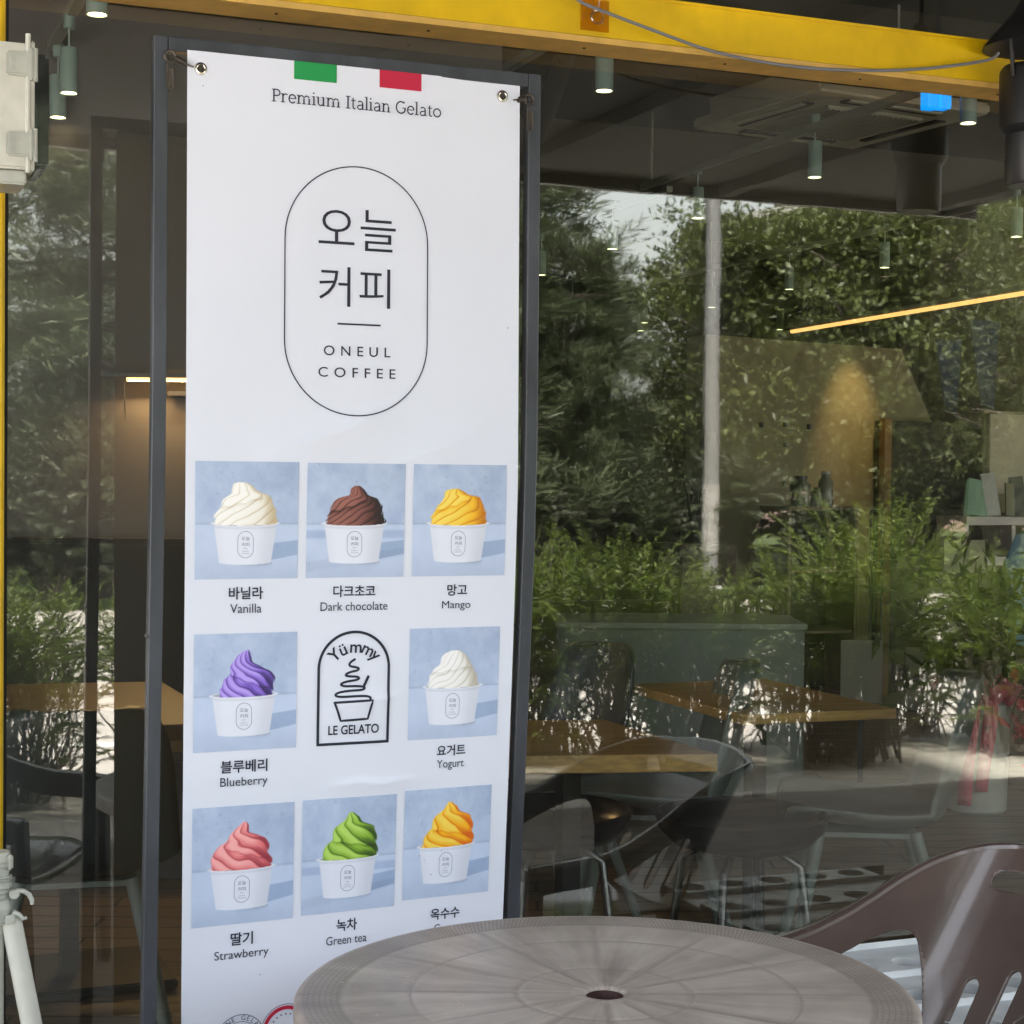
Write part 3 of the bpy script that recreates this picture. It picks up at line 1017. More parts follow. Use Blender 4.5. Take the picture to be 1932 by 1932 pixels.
for (hx, hz, ex, ez, sgn) in [(0.545, 2.163, 0.577, 2.150, 1), (1.1855, 2.150, 1.160, 2.147, -1)]:
    hk = MB()
    c = Vector((hx - .87, -0.004, hz))
    hk.tube([c + Vector((0.0085 * cos(a), 0, 0.0085 * sin(a))) for a in np.linspace(0, 2 * pi, 20, endpoint=False)], 0.0028, 8, closed=True)
    e = Vector((ex - .87, -0.006, ez))
    coil = []
    for i in range(61):
        f = i / 60
        p = c.lerp(e, .25 + .6 * f)
        coil.append(p + Vector((0, 0.0045 * cos(f * 14 * pi), 0.0045 * sin(f * 14 * pi))))
    hk.tube(coil, 0.0012, 6)
    hk.tube([c.lerp(e, .85), e, e + Vector((.006 * sgn, -.002, -.002))], 0.0014, 6)
    dx = -0.002 if sgn > 0 else 0.001
    hk.tube([c + Vector((dx - .003, 0, -.012)), c + Vector((dx - .003, 0.0, -.052)), c + Vector((dx + .001, 0, -.057)), c + Vector((dx + .006, 0, -.052)), c + Vector((dx + .006, 0, -.020))], 0.0018, 6)
    hk.box(c + Vector((dx + .001, .002, -.034)), (.008, .004, .024))
    hk.build("spring_hook", mat("rusty_spring", (0.10, 0.085, 0.07), 0.45, 0.7, noise=.3), fr, smooth=True)

# ================================================================== ROUND TABLE
tb = empty("round_table", (1.076, -0.948, 0.0), radians(8))
tag(tb, "round brown-grey plastic garden table with umbrella hole and textured rim", "table")


def table_material():
    m = bpy.data.materials.new("weathered_table_plastic")
    m.use_nodes = True
    t = m.node_tree
    b = t.nodes["Principled BSDF"]
    b.inputs["Roughness"].default_value = 0.5
    tc = t.nodes.new("ShaderNodeTexCoord")
    sx = t.nodes.new("ShaderNodeSeparateXYZ")
    t.links.new(tc.outputs["Object"], sx.inputs[0])

    def math_(op, a, b_=None, clamp=False):
        n = t.nodes.new("ShaderNodeMath"); n.operation = op; n.use_clamp = clamp
        for i, q in enumerate((a, b_)):
            if q is None: continue
            if isinstance(q, (int, float)): n.inputs[i].default_value = q
            else: t.links.new(q, n.inputs[i])
        return n.outputs[0]
    x, y = sx.outputs[0], sx.outputs[1]
    rr = math_("SQRT", math_("ADD", math_("MULTIPLY", x, x), math_("MULTIPLY", y, y)))
    ang = math_("ARCTAN2", y, x)
    # rim weave: 36 blocks, alternately hatched along and across
    row = math_("FLOOR", math_("MULTIPLY", rr, 118.0))
    blk = math_("PINGPONG", math_("ADD", math_("MULTIPLY", ang, 118.0), math_("MULTIPLY", row, 1.0)), 1.0)
    gap = math_("LESS_THAN", math_("FRACT", math_("MULTIPLY", rr, 118.0)), 0.16)
    hat = math_("MAXIMUM", math_("GREATER_THAN", blk, 0.62), gap)
    # darker lines painted along the moulded spokes and rings, whose relief barely shows
    spk = math_("MULTIPLY", math_("ABSOLUTE", math_("SINE", math_("MULTIPLY", ang, 6.0))), math_("MULTIPLY", rr, 0.16667))
    groove_tone = math_("MULTIPLY", math_("SUBTRACT", 1.0, math_("DIVIDE", spk, 0.009), True), math_("MULTIPLY", math_("LESS_THAN", rr, 0.384), math_("GREATER_THAN", rr, 0.05)))
    for rc in (.129, .285, .385, .441):
        groove_tone = math_("MAXIMUM", groove_tone, math_("SUBTRACT", 1.0, math_("DIVIDE", math_("ABSOLUTE", math_("SUBTRACT", rr, rc)), 0.004), True))
    inrim = math_("MULTIPLY", math_("GREATER_THAN", rr, 0.386), math_("LESS_THAN", rr, 0.440))
    # radial smears (rain and wiping), polar coordinates
    cv = t.nodes.new("ShaderNodeCombineXYZ")
    t.links.new(math_("MULTIPLY", math_("SINE", ang), 4.2), cv.inputs[0])
    t.links.new(math_("MULTIPLY", math_("COSINE", ang), 4.2), cv.inputs[1])
    t.links.new(math_("MULTIPLY", rr, 2.2), cv.inputs[2])
    n1 = t.nodes.new("ShaderNodeTexNoise"); n1.inputs["Scale"].default_value = 1.6; n1.inputs["Detail"].default_value = 7; n1.inputs["Roughness"].default_value = .6
    t.links.new(cv.outputs[0], n1.inputs["Vector"])
    n2 = t.nodes.new("ShaderNodeTexNoise"); n2.inputs["Scale"].default_value = 9; n2.inputs["Detail"].default_value = 6
    t.links.new(tc.outputs["Object"], n2.inputs["Vector"])
    n3 = t.nodes.new("ShaderNodeTexNoise"); n3.inputs["Scale"].default_value = 120; n3.inputs["Detail"].default_value = 2
    t.links.new(tc.outputs["Object"], n3.inputs["Vector"])
    r1 = t.nodes.new("ShaderNodeValToRGB")
    r1.color_ramp.elements[0].position = .33; r1.color_ramp.elements[0].color = (*lin(134, 122, 113), 1)
    r1.color_ramp.elements[1].position = .66; r1.color_ramp.elements[1].color = (*lin(192, 182, 172), 1)
    e = r1.color_ramp.elements.new(.5); e.color = (*lin(168, 157, 147), 1)
    t.links.new(math_("ADD", math_("MULTIPLY", n1.outputs["Fac"], .6), math_("MULTIPLY", n2.outputs["Fac"], .4)), r1.inputs[0])
    mx = t.nodes.new("ShaderNodeMix"); mx.data_type = "RGBA"
    t.links.new(math_("MULTIPLY", inrim, math_("ADD", .15, math_("MULTIPLY", hat, .55))), mx.inputs[0])
    t.links.new(r1.outputs[0], mx.inputs[6]); mx.inputs[7].default_value = (*lin(104, 93, 86), 1)
    # pale flecks
    fl = math_("GREATER_THAN", n3.outputs["Fac"], 0.735)
    mx3 = t.nodes.new("ShaderNodeMix"); mx3.data_type = "RGBA"
    t.links.new(math_("MULTIPLY", groove_tone, math_("MULTIPLY", math_("SUBTRACT", n2.outputs["Fac"], .28, True), 1.5)), mx3.inputs[0])
    t.links.new(mx.outputs[2], mx3.inputs[6]); mx3.inputs[7].default_value = (*lin(112, 98, 92), 1)
    mx2 = t.nodes.new("ShaderNodeMix"); mx2.data_type = "RGBA"
    t.links.new(math_("MULTIPLY", fl, .5), mx2.inputs[0])
    t.links.new(mx3.outputs[2], mx2.inputs[6]); mx2.inputs[7].default_value = (*lin(214, 206, 198), 1)
    t.links.new(mx2.outputs[2], b.inputs["Base Color"])
    bp = t.nodes.new("ShaderNodeBump"); bp.inputs["Strength"].default_value = .6; bp.inputs["Distance"].default_value = .0012
    hh = math_("ADD", math_("MULTIPLY", inrim, math_("MULTIPLY", hat, -1.0)), math_("MULTIPLY", n2.outputs["Fac"], .5))
    t.links.new(hh, bp.inputs["Height"]); t.links.new(bp.outputs[0], b.inputs["Normal"])
    rg = t.nodes.new("ShaderNodeMapRange"); rg.inputs[3].default_value = .28; rg.inputs[4].default_value = .55
    t.links.new(n1.outputs["Fac"], rg.inputs[0]); t.links.new(rg.outputs[0], b.inputs["Roughness"])
    return m


TABLEM = table_material()
# top: radial grid so that moulded rings and spokes are real relief
rads = sorted(set([0.0275, 0.030, 0.034] + list(np.linspace(.04, .445, 84)) + [.449, .4515, .4525]))
NA = 288
Vt_, Ft_ = [], []
for rr_ in rads:
    for k in range(NA):
        a = 2 * pi * k / NA
        z = 0.72
        if rr_ < .033: z -= (.033 - rr_) * .8
        for rc, dep, wd in ((.129, .0016, .0035), (.285, .0012, .0035), (.384, .0014, .003)):
            z -= dep * math.exp(-((rr_ - rc) / wd) ** 2)
        # twelve shallow spokes
        d = (a * 12 / (2 * pi)) % 1.0
        d = min(d, 1 - d) * 2 * pi / 12 * rr_
        if .05 < rr_ < .384: z -= .0011 * math.exp(-(d / .004) ** 2)
        if rr_ > .445: z -= (rr_ - .445) ** 2 * 90
        Vt_.append((rr_ * cos(a), rr_ * sin(a), z))
nr_ = len(rads)
for i in range(nr_ - 1):
    for k in range(NA):
        Ft_.append((i * NA + k, i * NA + (k + 1) % NA, (i + 1) * NA + (k + 1) % NA, (i + 1) * NA + k))
mb = MB(); mb.add(Vt_, Ft_)
edge = [(.4525, .7149), (.4530, .700), (.4515, .684), (.446, .680), (.443, .684), (.443, .706), (.06, .706), (.0277, .690), (.0277, .700)]
mb.lathe(edge, n=NA)
mb.build("tabletop", TABLEM, tb, smooth=True)
for k in range(4):
    a = pi / 4 + k * pi / 2
    lg = MB()
    p0, p1 = Vector((.30 * cos(a), .30 * sin(a), .705)), Vector((.37 * cos(a), .37 * sin(a), 0.0))
    lg.tube([p0, p0.lerp(p1, .5), p1], [.034, .028, .022], 10)
    lg.build("leg", BROWN, tb, smooth=True)
MB().lathe([(.0274, .7150), (.0270, .56), (0, .56), (0, .55), (.045, .55), (.05, .705)], n=28).build("hub", mat("hub_plastic", lin(58, 38, 36), .5), tb, smooth=True)


# ================================================================== PLASTIC ARMCHAIR
def implicit_sheet(f, mp, s0, s1, ns, h0, h1, nh):
    """keeps the part of the (s,h) rectangle where f>0, edges cut smoothly"""
    ss = np.linspace(s0, s1, ns); hs = np.linspace(h0, h1, nh)
    Fv = f(*np.meshgrid(ss, hs))
    verts, idx, faces = [], {}, []

    def vert(key, s, h):
        if key not in idx:
            idx[key] = len(verts); verts.append(mp(s, h))
        return idx[key]
    for j in range(nh - 1):
        for i in range(ns - 1):
            c = [(i, j), (i + 1, j), (i + 1, j + 1), (i, j + 1)]
            if max(Fv[q[1], q[0]] for q in c) <= 0: continue
            poly = []
            for k in range(4):
                a, b = c[k], c[(k + 1) % 4]
                fa, fb = Fv[a[1], a[0]], Fv[b[1], b[0]]
                if fa > 0: poly.append(vert(a, ss[a[0]], hs[a[1]]))
                if (fa > 0) != (fb > 0):
                    t = fa / (fa - fb)
                    key = ("e",) + tuple(sorted((a, b)))
                    poly.append(vert(key, ss[a[0]] + t * (ss[b[0]] - ss[a[0]]), hs[a[1]] + t * (hs[b[1]] - hs[a[1]])))
            if len(set(poly)) >= 3: faces.append(tuple(poly))
    return verts, faces


CH_PATH = smooth_pts([(.27, .295), (.20, .300), (.05, .292), (-.10, .270), (-.185, .225), (-.215, .12), (-.220, 0), (-.215, -.12), (-.185, -.225), (-.10, -.270), (.05, -.292), (.20, -.300), (.27, -.295)], 4)
_d = np.r_[0, np.cumsum(np.linalg.norm(np.diff(CH_PATH, axis=0), axis=1))]
CH_L = _d[-1]


def ch_xy(s):
    s = (s + 1) / 2 * CH_L
    return np.interp(s, _d, CH_PATH[:, 0]), 1.05 * np.interp(s, _d, CH_PATH[:, 1])


def ch_top(s):
    a = np.abs(s)
    return np.interp(a, [0, .14, .22, .26, .30, .34, .38, .42, .46, .50, .54, .58, .62, .66, .70, .78, .90, 1.0], [.788, .784, .776, .773, .770, .766, .757, .738, .709, .676, .650, .632, .619, .610, .603, .595, .591, .583])


def ch_bot(s):
    """lower edge of the arm band; seat level at the back"""
    a = np.abs(s)
    return np.where(a > .36, ch_top(s) - .075 - .075 * np.clip((.62 - a) / .25, 0, 1), 0.40)


def ch_map(s, h):
    x, y = ch_xy(s)
    rec = .55 * (h - .44) * sst(-abs(s), -.62, -.28)
    flare = 0.03 * (h - .44) * np.sign(y) * (abs(s) > .2)
    return (x - rec, y * (1 + .05 * (h - .6)) + flare, h)


def ch_f(s, h):
    a = np.abs(s)
    top = ch_top(s) - h
    # opening below each arm, rounded towards the back
    arm_bot = ch_top(s) - .070 - .016 * sst(-a, -.56, -.44)
    side = .415 + .10 * np.clip((.66 - h) / .3, -0.2, 1) * 0 - .10 * np.clip((.60 - h) / .2, 0, 1)
    rc = .11
    open_ = np.minimum(a - side, (arm_bot - h) * 1.5)
    corner = np.hypot(np.maximum(rc - (a - side), 0), np.maximum(rc - (arm_bot - h) * 1.5, 0))
    open_ = np.where(((a - side) < rc) & (((arm_bot - h) * 1.5) < rc), rc - corner, open_)
    f = np.minimum(top * 2, -open_ * 1.0)
    # upper hand slot
    hs = np.hypot(np.maximum(a - .285, 0) * CH_L / 2, h - (.712 - .06 * a * a)) - .0175
    f = np.minimum(f, hs * 3)
    # four slots down the back
    for c in (-.24, -.12, 0.0, .12, .24):
        cc = c + 0 * h
        hs = np.hypot((s - cc) * CH_L / 2, np.maximum(h - (.565 - .8 * c * c), 0) + np.maximum(.44 - h, 0)) - .0165
        f = np.minimum(f, hs * 3)
    return f


def make_armchair():
    root = empty("plastic_armchair")
    V, Fc = implicit_sheet(ch_f, ch_map, -1, 1, 300, .40, .86, 110)
    me = MB(); me.add(V, Fc)
    o = me.build("back_and_arms", BROWN, root, smooth=True)
    sm = o.modifiers.new("shell", "SOLIDIFY"); sm.thickness = .006; sm.offset = 0
    # rolled lip along the top edge, flattening into the armrest
    lip = MB()
    ring_pts = []
    for s in np.linspace(-1, 1, 141):
        h = float(ch_top(s)); p = Vector(ch_map(s, h)); q = Vector(ch_map(min(s + .01, 1), float(ch_top(min(s + .01, 1))))) - Vector(ch_map(max(s - .01, -1), float(ch_top(max(s - .01, -1)))))
        t = q.normalized()
        out = Vector((t.y, -t.x, 0)).normalized()      # outwards from the seat
        if out.dot(Vector((p.x + .02, p.y, 0)).normalized()) < 0: out = -out
        a = abs(s)
        wd = .018 + .030 * float(sst(a, .34, .66))
        upv = Vector((0, 0, 1))
        prof = [(-.006, -.004), (-.004, .003), (.004, .006), (wd * .6, .005), (wd, -.002), (wd + .002, -.012), (wd - .002, -.013), (wd - .004, -.004), (.004, .0), (-.002, -.006)]
        ring_pts.append([p + out * u + upv * v for u, v in prof])
    n = len(ring_pts[0]); vs = [q for r_ in ring_pts for q in r_]
    fs = [(i * n + k, i * n + (k + 1) % n, (i + 1) * n + (k + 1) % n, (i + 1) * n + k) for i in range(len(ring_pts) - 1) for k in range(n)]
    fs += [tuple(range(n)), tuple((len(ring_pts) - 1) * n + k for k in range(n))]
    lip.add(vs, fs); lip.build("rolled_rim", BROWN, root, smooth=True, autosmooth=50)
    # seat pan
    sv, sfc = [], []
    for j in range(15):
        for i in range(15):
            x = -.19 + .44 * j / 14; w = .205 + .04 * j / 14; y = -w + 2 * w * i / 14
            sv.append((x, y, .425 - .018 * cos((i - 7) / 7 * pi / 2) - .03 * max(0, j - 11) ** 2 / 9))
    for j in range(14):
        for i in range(14):
            sfc.append((j * 15 + i, j * 15 + i + 1, j * 15 + i + 16, j * 15 + i + 15))
    o = MB().add(sv, sfc).build("seat", BROWN, root, smooth=True)
    sm = o.modifiers.new("shell", "SOLIDIFY"); sm.thickness = .008
    for sx_, sy_ in ((1, 1), (1, -1), (-1, 1), (-1, -1)):
        lg = MB()
        if sx_ > 0:
            top, bot = Vector((.25, .300 * sy_, .575)), Vector((.27, .28 * sy_, 0))
        else:
            top, bot = Vector((-.15, .20 * sy_, .42)), Vector((-.26, .25 * sy_, 0))
        pts = [top.lerp(bot, q) for q in (0, .33, .66, 1)]
        lg.tube(pts, [.026, .026, .024, .020], 8)
        lg.build("leg", BROWN, root, smooth=True)
    return root


chair = make_armchair()
chair.location = (1.774, -0.719, 0.0)
chair.rotation_euler = (0, 0, radians(177.7))
tag(chair, "glossy brown plastic armchair with slotted back tucked behind the round table", "chair", "brown plastic garden chairs")

# ================================================================== PERFORATED LEDGE BOARDS
LZ = 0.455


def make_plank():
    root = empty("perforated_plank", (0, 0, 0))
    W_, L_ = .205, 0.66
    holes = np.arange(-L_ / 2 + .0585, L_ / 2 - .05, .117)
    hy, hr = .048, .036

    mb = MB()
    # raised strip with holes (polygons round each hole), then flat tray
    y0, y1 = .002, .098
    for hx in holes:
        xa, xb = hx - .0585, hx + .0585
        ca = atan2(.048, .0585)
        angs = sorted([2 * pi * k / 24 for k in range(24)] + [ca, pi - ca, pi + ca, 2 * pi - ca])
        N = len(angs)
        outer, inner = [], []
        for a in angs:
            c, s_ = cos(a), sin(a)
            q = min(.0585 / max(abs(c), 1e-6), .048 / max(abs(s_), 1e-6))
            outer.append((hx + c * q, hy + .002 + s_ * q, .012)); inner.append((hx + c * hr, hy + .002 + s_ * hr, .012))
        low = [(p[0], p[1], -.012) for p in inner]
        mb.add(outer + inner + low, [(k, (k + 1) % N, N + (k + 1) % N, N + k) for k in range(N)] + [(N + k, N + (k + 1) % N, 2 * N + (k + 1) % N, 2 * N + k) for k in range(N)])
    for ya, yb, za, zb in ((.098, .104, .012, 0), (.104, W_ - .006, 0, 0), (W_ - .006, W_, 0, .012), (0, 0.002, -.02, .012), (W_, W_, .012, -.02)):
        mb.add([(-L_ / 2, ya, za), (L_ / 2, ya, za), (L_ / 2, yb, zb), (-L_ / 2, yb, zb)], [(0, 1, 2, 3)])
    mb.build("board", GALV, root)
    MB().box((0, W_ / 2, -.030), (L_, W_ - .004, .012)).build("bottom_tray", mat("tray_shadow_grey", lin(52, 58, 60), .7, noise=.2), root)
    return root


pl = make_plank()
for i in range(3):
    o = pl if i == 0 else copy_tree(pl)
    o.location = (2.31, -0.012 - (i + 1) * 0.207, LZ - .012)
    tag(o, ["pale galvanised board with round holes, hard against the window glass", "pale galvanised board with round holes, second from the window glass",
            "pale galvanised board with round holes, farthest out from the window glass"][i], "board", "perforated boards laid below the window")
tr_ = empty("trestle", (2.305, -.45, 0))
tag(tr_, "low grey steel trestle carrying the perforated boards below the window", "trestle")
for x in (-.30, .30):
    m_ = MB().box((x, .12, LZ - .068), (.04, .62, .04)); m_.build("bearer", DARKSTEEL, tr_)
    for y in (-.15, .38):
        MB().box((x, y, (LZ - .09) / 2), (.035, .035, LZ - .09)).build("leg", DARKSTEEL, tr_)

MATW = bpy.data.materials.new("woven_mat")
MATW.use_nodes = True
_t = MATW.node_tree
_tc = _t.nodes.new("ShaderNodeTexCoord"); _mp = _t.nodes.new("ShaderNodeMapping"); _mp.inputs["Rotation"].default_value = (0, 0, .6)
_t.links.new(_tc.outputs["Object"], _mp.inputs[0])
_w = _t.nodes.new("ShaderNodeTexWave"); _w.inputs["Scale"].default_value = 3.2; _w.inputs["Distortion"].default_value = 2.0; _w.inputs["Detail"].default_value = 2
_t.links.new(_mp.outputs[0], _w.inputs["Vector"])
_r = _t.nodes.new("ShaderNodeValToRGB"); _r.color_ramp.elements[0].position = .35; _r.color_ramp.elements[0].color = (*lin(104, 102, 96), 1); _r.color_ramp.elements[1].position = .6; _r.color_ramp.elements[1].color = (*lin(152, 150, 142), 1)
_t.links.new(_w.outputs["Fac"], _r.inputs[0]); _t.links.new(_r.outputs[0], _t.nodes["Principled BSDF"].inputs["Base Color"])
_t.nodes["Principled BSDF"].inputs["Roughness"].default_value = .8
tag(MB().box((1.7, -2.35, .009), (2.6, 1.9, .010), bev=.003).build("outdoor_mat", MATW), "pale striped outdoor mat on the terrace boards, mirrored below the indoor tables", "mat")

# ================================================================== WHITE BREAKER BOX, TRIPOD, INSECT LAMP, CABLE, STICKER
bx = empty("electric_box", (0.236, -0.30, 1.957))
tag(bx, "dirty white plastic switch box with clear hinged lid on the yellow post", "electric box")
MB().box((0.008, 0, 0.100), (0.150, 0.16, 0.200), bev=.004).build("housing", WHITEPL, bx)
MB().box((0.0875, 0, 0.100), (0.006, 0.168, 0.208), bev=.0025).build("rim", WHITEPL, bx)
lid = MB(); lid.box((0.103, 0, .096), (.022, .150, .182), bev=.006); lid.build("lid", CLEARPL, bx)
for z in (.165, .038):
    h_ = MB()
    h_.box((.066, -.0855, z), (.038, .010, .038), bev=.003)
    h_.box((.084, -.0870, z), (.010, .012, .050), bev=.003)
    h_.tube([(.091, -.086, z - .026), (.091, -.086, z + .026)], .0042, 8)
    for q in (-.006, 0, .006): h_.box((.058 + q * .7, -.0910, z), (.0016, .0014, .022))
    h_.build("latch", WHITEPL2, bx)
MB().tube([(.080, -.083, -.006), (.080, -.083, .214)], .0042, 8).build("hinge_rod", WHITEPL, bx)
MB().box((.050, -.02, -.012), (.060, .10, .022), bev=.003).build("cable_gland", WHITEPL2, bx)
MB().box((-.085, .12, .10), (.05, .22, .12)).build("bracket", DARKSTEEL, bx)

tp = empty("tripod_stand", (0.258, -0.53, 0.0))
tag(tp, "off-white plastic tripod with clamp levers at the lower left", "tripod")
col_ = MB()
col_.lathe([(.0, .995), (.026, .995), (.0285, .985), (.0285, .957), (.0245, .940), (.0245, .925), (.031, .918), (.031, .910), (.0265, .905), (.0275, .872), (.030, .866), (.030, .845), (.026, .838), (.026, .822), (0, .822)], n=36)
for z in (.972, .962, .935, .928, .898, .884, .856, .830): col_.lathe([(.0280, z - .0025), (.0312, z), (.0280, z + .0025)], n=36)
col_.box((.024, -.012, .972), (.014, .030, .036), bev=.004)
co_ = col_.build("collar", WHITEPL2, tp, smooth=True, autosmooth=35); co_.scale = (.72, .72, .62); co_.location = (0, 0, .795 - .822 * .62)
lv = MB()
lv.lathe([(0, -.007), (.010, -.007), (.010, .007), (0, .007)], (.032, -.022, .893), 16, ax=Matrix.Rotation(pi / 2, 3, "X"))
lv.tube([(.036, -.022, .899), (.050, -.022, .898), (.061, -.022, .890), (.067, -.022, .877), (.068, -.022, .866)], [.0065, .006, .0055, .005, .0042], 8)
lo_ = lv.build("lever", WHITEPL2, tp, smooth=True); lo_.scale = (.74, .74, .66); lo_.location = (0, 0, .793 - .822 * .66)
lv = MB()
lv.tube([(.030, -.018, .850), (.042, -.020, .843), (.050, -.020, .834), (.0575, -.020, .836)], [.007, .006, .005, .004], 8)
lv.box((.024, -.024, .836), (.020, .010, .020), bev=.002)
lo_ = lv.build("lever", WHITEPL2, tp, smooth=True); lo_.scale = (.74, .74, .66); lo_.location = (0, 0, .793 - .822 * .66)
MB().tube([(0, 0, .80), (0, 0, .25)], .011, 16).build("pole", WHITEPL2, tp, smooth=True)
for k, (ang, sp) in enumerate(((-8, .15), (172, .20), (100, .10))):
    a = radians(ang)
    d = Vector((cos(a), sin(a), 0))
    lg = MB()
    lg.tube([d * .020 + Vector((0, 0, .803)), d * (.020 + sp) + Vector((0, 0, .012))], .0155, 14)
    lg.build("leg", WHITEPL, tp, smooth=True)

lm = empty("insect_lamp", (2.418, -0.20, 2.11))
tag(lm, "black hanging insect lamp with conical hood beside the yellow beam", "insect lamp")
MB().lathe([(.018, .44), (.022, .40), (.040, .37), (.085, .318), (.101, .300), (.103, .294), (.094, .297), (.03, .36)], n=40).build("hood", BLACKMETAL, lm, smooth=True)
MB().lathe([(.0, .255), (.058, .255), (.064, .247), (.066, .240), (.066, .125), (.058, .112), (.052, .108), (.052, .008), (.048, 0), (0, 0)], n=36).build("body", BLACKMETAL, lm, smooth=True, autosmooth=30)
gl_ = bpy.data.lights.new("insect_lamp_glow", "POINT"); gl_.energy = 0.14; gl_.color = (.25, 1.0, .62); gl_.shadow_soft_size = 0.0
go_ = bpy.data.objects.new("insect_lamp_glow", gl_); COL.objects.link(go_); go_.parent = lm; go_.location = (-.045, -.080, .305)
for a in (200, 320, 80):
    p = Vector((cos(radians(a)), sin(radians(a)), 0))
    MB().tube([p * .085 + Vector((0, 0, .312)), p * .070 + Vector((0, 0, .225))], .004, 8).build("strut", BLACKMETAL, lm)
MB().tube([(0, 0, .43), (0, 0, .62)], .006, 8).build("hanger", BLACKMETAL, lm)

cb = [(1.20, -.15, 2.52), (1.30, -.15, 2.445), (1.376, -.15, 2.402), (1.433, -.15, 2.386), (1.549, -.15, 2.359), (1.669, -.15, 2.334), (1.8, -.15, 2.323), (1.927, -.15, 2.323), (2.074, -.15, 2.334), (2.208, -.15, 2.353), (2.336, -.155, 2.380), (2.365, -.158, 2.398)]
cp = []
P = np.array(cb)
for i in range(len(P) - 1):
    for q in np.linspace(0, 1, 5, endpoint=False):
        a, b_, c, d = P[max(i - 1, 0)], P[i], P[i + 1], P[min(i + 2, len(P) - 1)]
        cp.append(tuple(.5 * (2 * b_ + (c - a) * q + (2 * a - 5 * b_ + 4 * c - d) * q * q + (3 * b_ - a - 3 * c + d) * q ** 3)))
cp.append(tuple(P[-1]))
tag(MB().tube(cp, .0034, 8).build("power_cable", CABLE, smooth=True), "grey power cable sagging along the yellow beam to the insect lamp", "cable")

st = empty("adhesive_hook", (1.433, -.1035, 2.390))
tag(st, "clear square adhesive hook stuck on the yellow beam", "hook")
MB().box((0, 0, 0), (.062, .0012, .062), bev=.0004).build("plate", AMBER, st)
hk = MB()
hk.tube([(.003 + .013 * cos(a), -.006, -.004 + .013 * sin(a)) for a in np.linspace(0, 2 * pi, 24, endpoint=False)], .0022, 8, closed=True)
hk.tube([(.003, -.007, .009), (.006, -.009, .030), (.007, -.012, .045)], .0016, 8)
hk.build("ring", CLEARRING, st, smooth=True)

# ================================================================== SHOP INTERIOR
FLZ = 0.15
FLOORM = plank_floor("indoor_floorboards", lin(128, 108, 84), lin(112, 94, 72), 0.12, TH, 0.38)
tag(MB().box((6, 8.1, 0.07), (26, 16.0, 0.16)).build("indoor_floor", FLOORM), kind="structure")
tag(MB().box((6, 8.1, 3.36), (26, 16.1, 0.10)).build("indoor_ceiling", CEIL), kind="structure")


def wall(name, mb, m, label):
    return tag(mb.build(name, m), label, "wall")


wall("back_wall", MB().box((6, 14.0, 1.73), (26, .12, 3.15)), WALLDARK, "dark umber wall at the far end of the shop room")
wall("side_wall", MB().box((-3.0, 7, 1.73), (.12, 14, 3.15)), WALLDARK, "dark side wall of the shop behind the left window")
wall("side_wall", MB().box((13.5, 7, 1.73), (.12, 14, 3.15)), WALLDARK, "dark side wall of the shop beyond the magazine rack")
# lowered ceiling beams parallel to the front
for y, z, h, lab in ((2.6, 3.19, .24, "dark dropped ceiling beam nearest the window"), (5.0, 3.14, .34, "deep dropped ceiling beam behind the air conditioner"), (8.6, 3.14, .34, "dropped ceiling beam far inside the shop")):
    tag(MB().box((6, y, z), (22, .30, h), bev=.01).build("ceiling_beam", CEILBEAM), lab, "ceiling beam", "ceiling beams across the shop")
tag(MB().tube([(2.0, .6, 3.18), (2.4, 2.0, 3.16), (3.3, 4.6, 3.18)], .045, 12).build("ceiling_duct", CEILBEAM, smooth=True), "slim round ceiling duct above the yellow beam", "duct")

# grey wall with picture light behind the banner
gw = wall("partition_wall", MB().box(I(-1.35, 6.3, 1.73), (2.6, .10, 3.15), rz=-TH), WALLGREY, "grey partition wall lit by a warm picture light")
wl = empty("picture_light", I(-1.29, 6.16, 1.815), -TH)
tag(wl, "black bar wall light glowing warm on the grey partition wall", "wall light")
MB().box((.05, .02, .020), (.46, .030, .018)).build("bar", BLACKMETAL, wl)
MB().box((.09, .005, .002), (.36, .018, .012)).build("tube", mat("picture_light_glow", (1, .7, .3), .5, emit=(1.0, .52, .16), estr=.55), wl)
MB().box((.10, .07, -.045), (.10, .05, .016)).build("bracket", BLACKMETAL, wl)
MB().tube([(-.10, 0, -.01), (-.095, 0, -.14)], .002, 6).build("pull_chain", BLACKMETAL, wl)
ld = bpy.data.lights.new("picture_light_lamp", "AREA"); ld.shape = "RECTANGLE"; ld.size, ld.size_y = .40, .02; ld.energy = .75; ld.color = (1.0, .62, .26)
lo = bpy.data.objects.new("picture_light_lamp", ld); COL.objects.link(lo); lo.parent = wl; lo.location = (.09, .03, -.012); lo.rotation_euler = (radians(-38), 0, 0)
bn = empty("wall_bench", I(-1.4, 6.02, 0), -TH)
tag(bn, "dark upholstered bench along the grey partition wall", "bench")
DKFAB = mat("dark_bench_fabric", lin(46, 44, 44), .8, noise=.1)
MB().box((0, .12, .80), (2.5, .12, .90), bev=.02).build("backrest", DKFAB, bn)
MB().box((0, -.18, .50), (2.5, .50, .14), bev=.03).build("seat", DKFAB, bn)
MB().box((0, -.16, .29), (2.46, .42, .28)).build("plinth", BLACKMETAL, bn)

# ---- track rails with pendant cylinders
def rail(x, y0, y1, z, rods, label, conn=()):
    r = empty("track_rail", (x, y0, z))
    tag(r, label, "track rail", "lighting rails under the dark ceiling")
    MB().box((0, (y1 - y0) / 2, 0), (.034, y1 - y0, .030)).build("channel", RAILPAINT, r)
    for (dx, y) in rods:
        MB().tube([(dx, y - y0, .010), (dx, y - y0, 3.31 - z)], .0055, 6).build("suspension_rod", RAILPAINT, r)
    return r


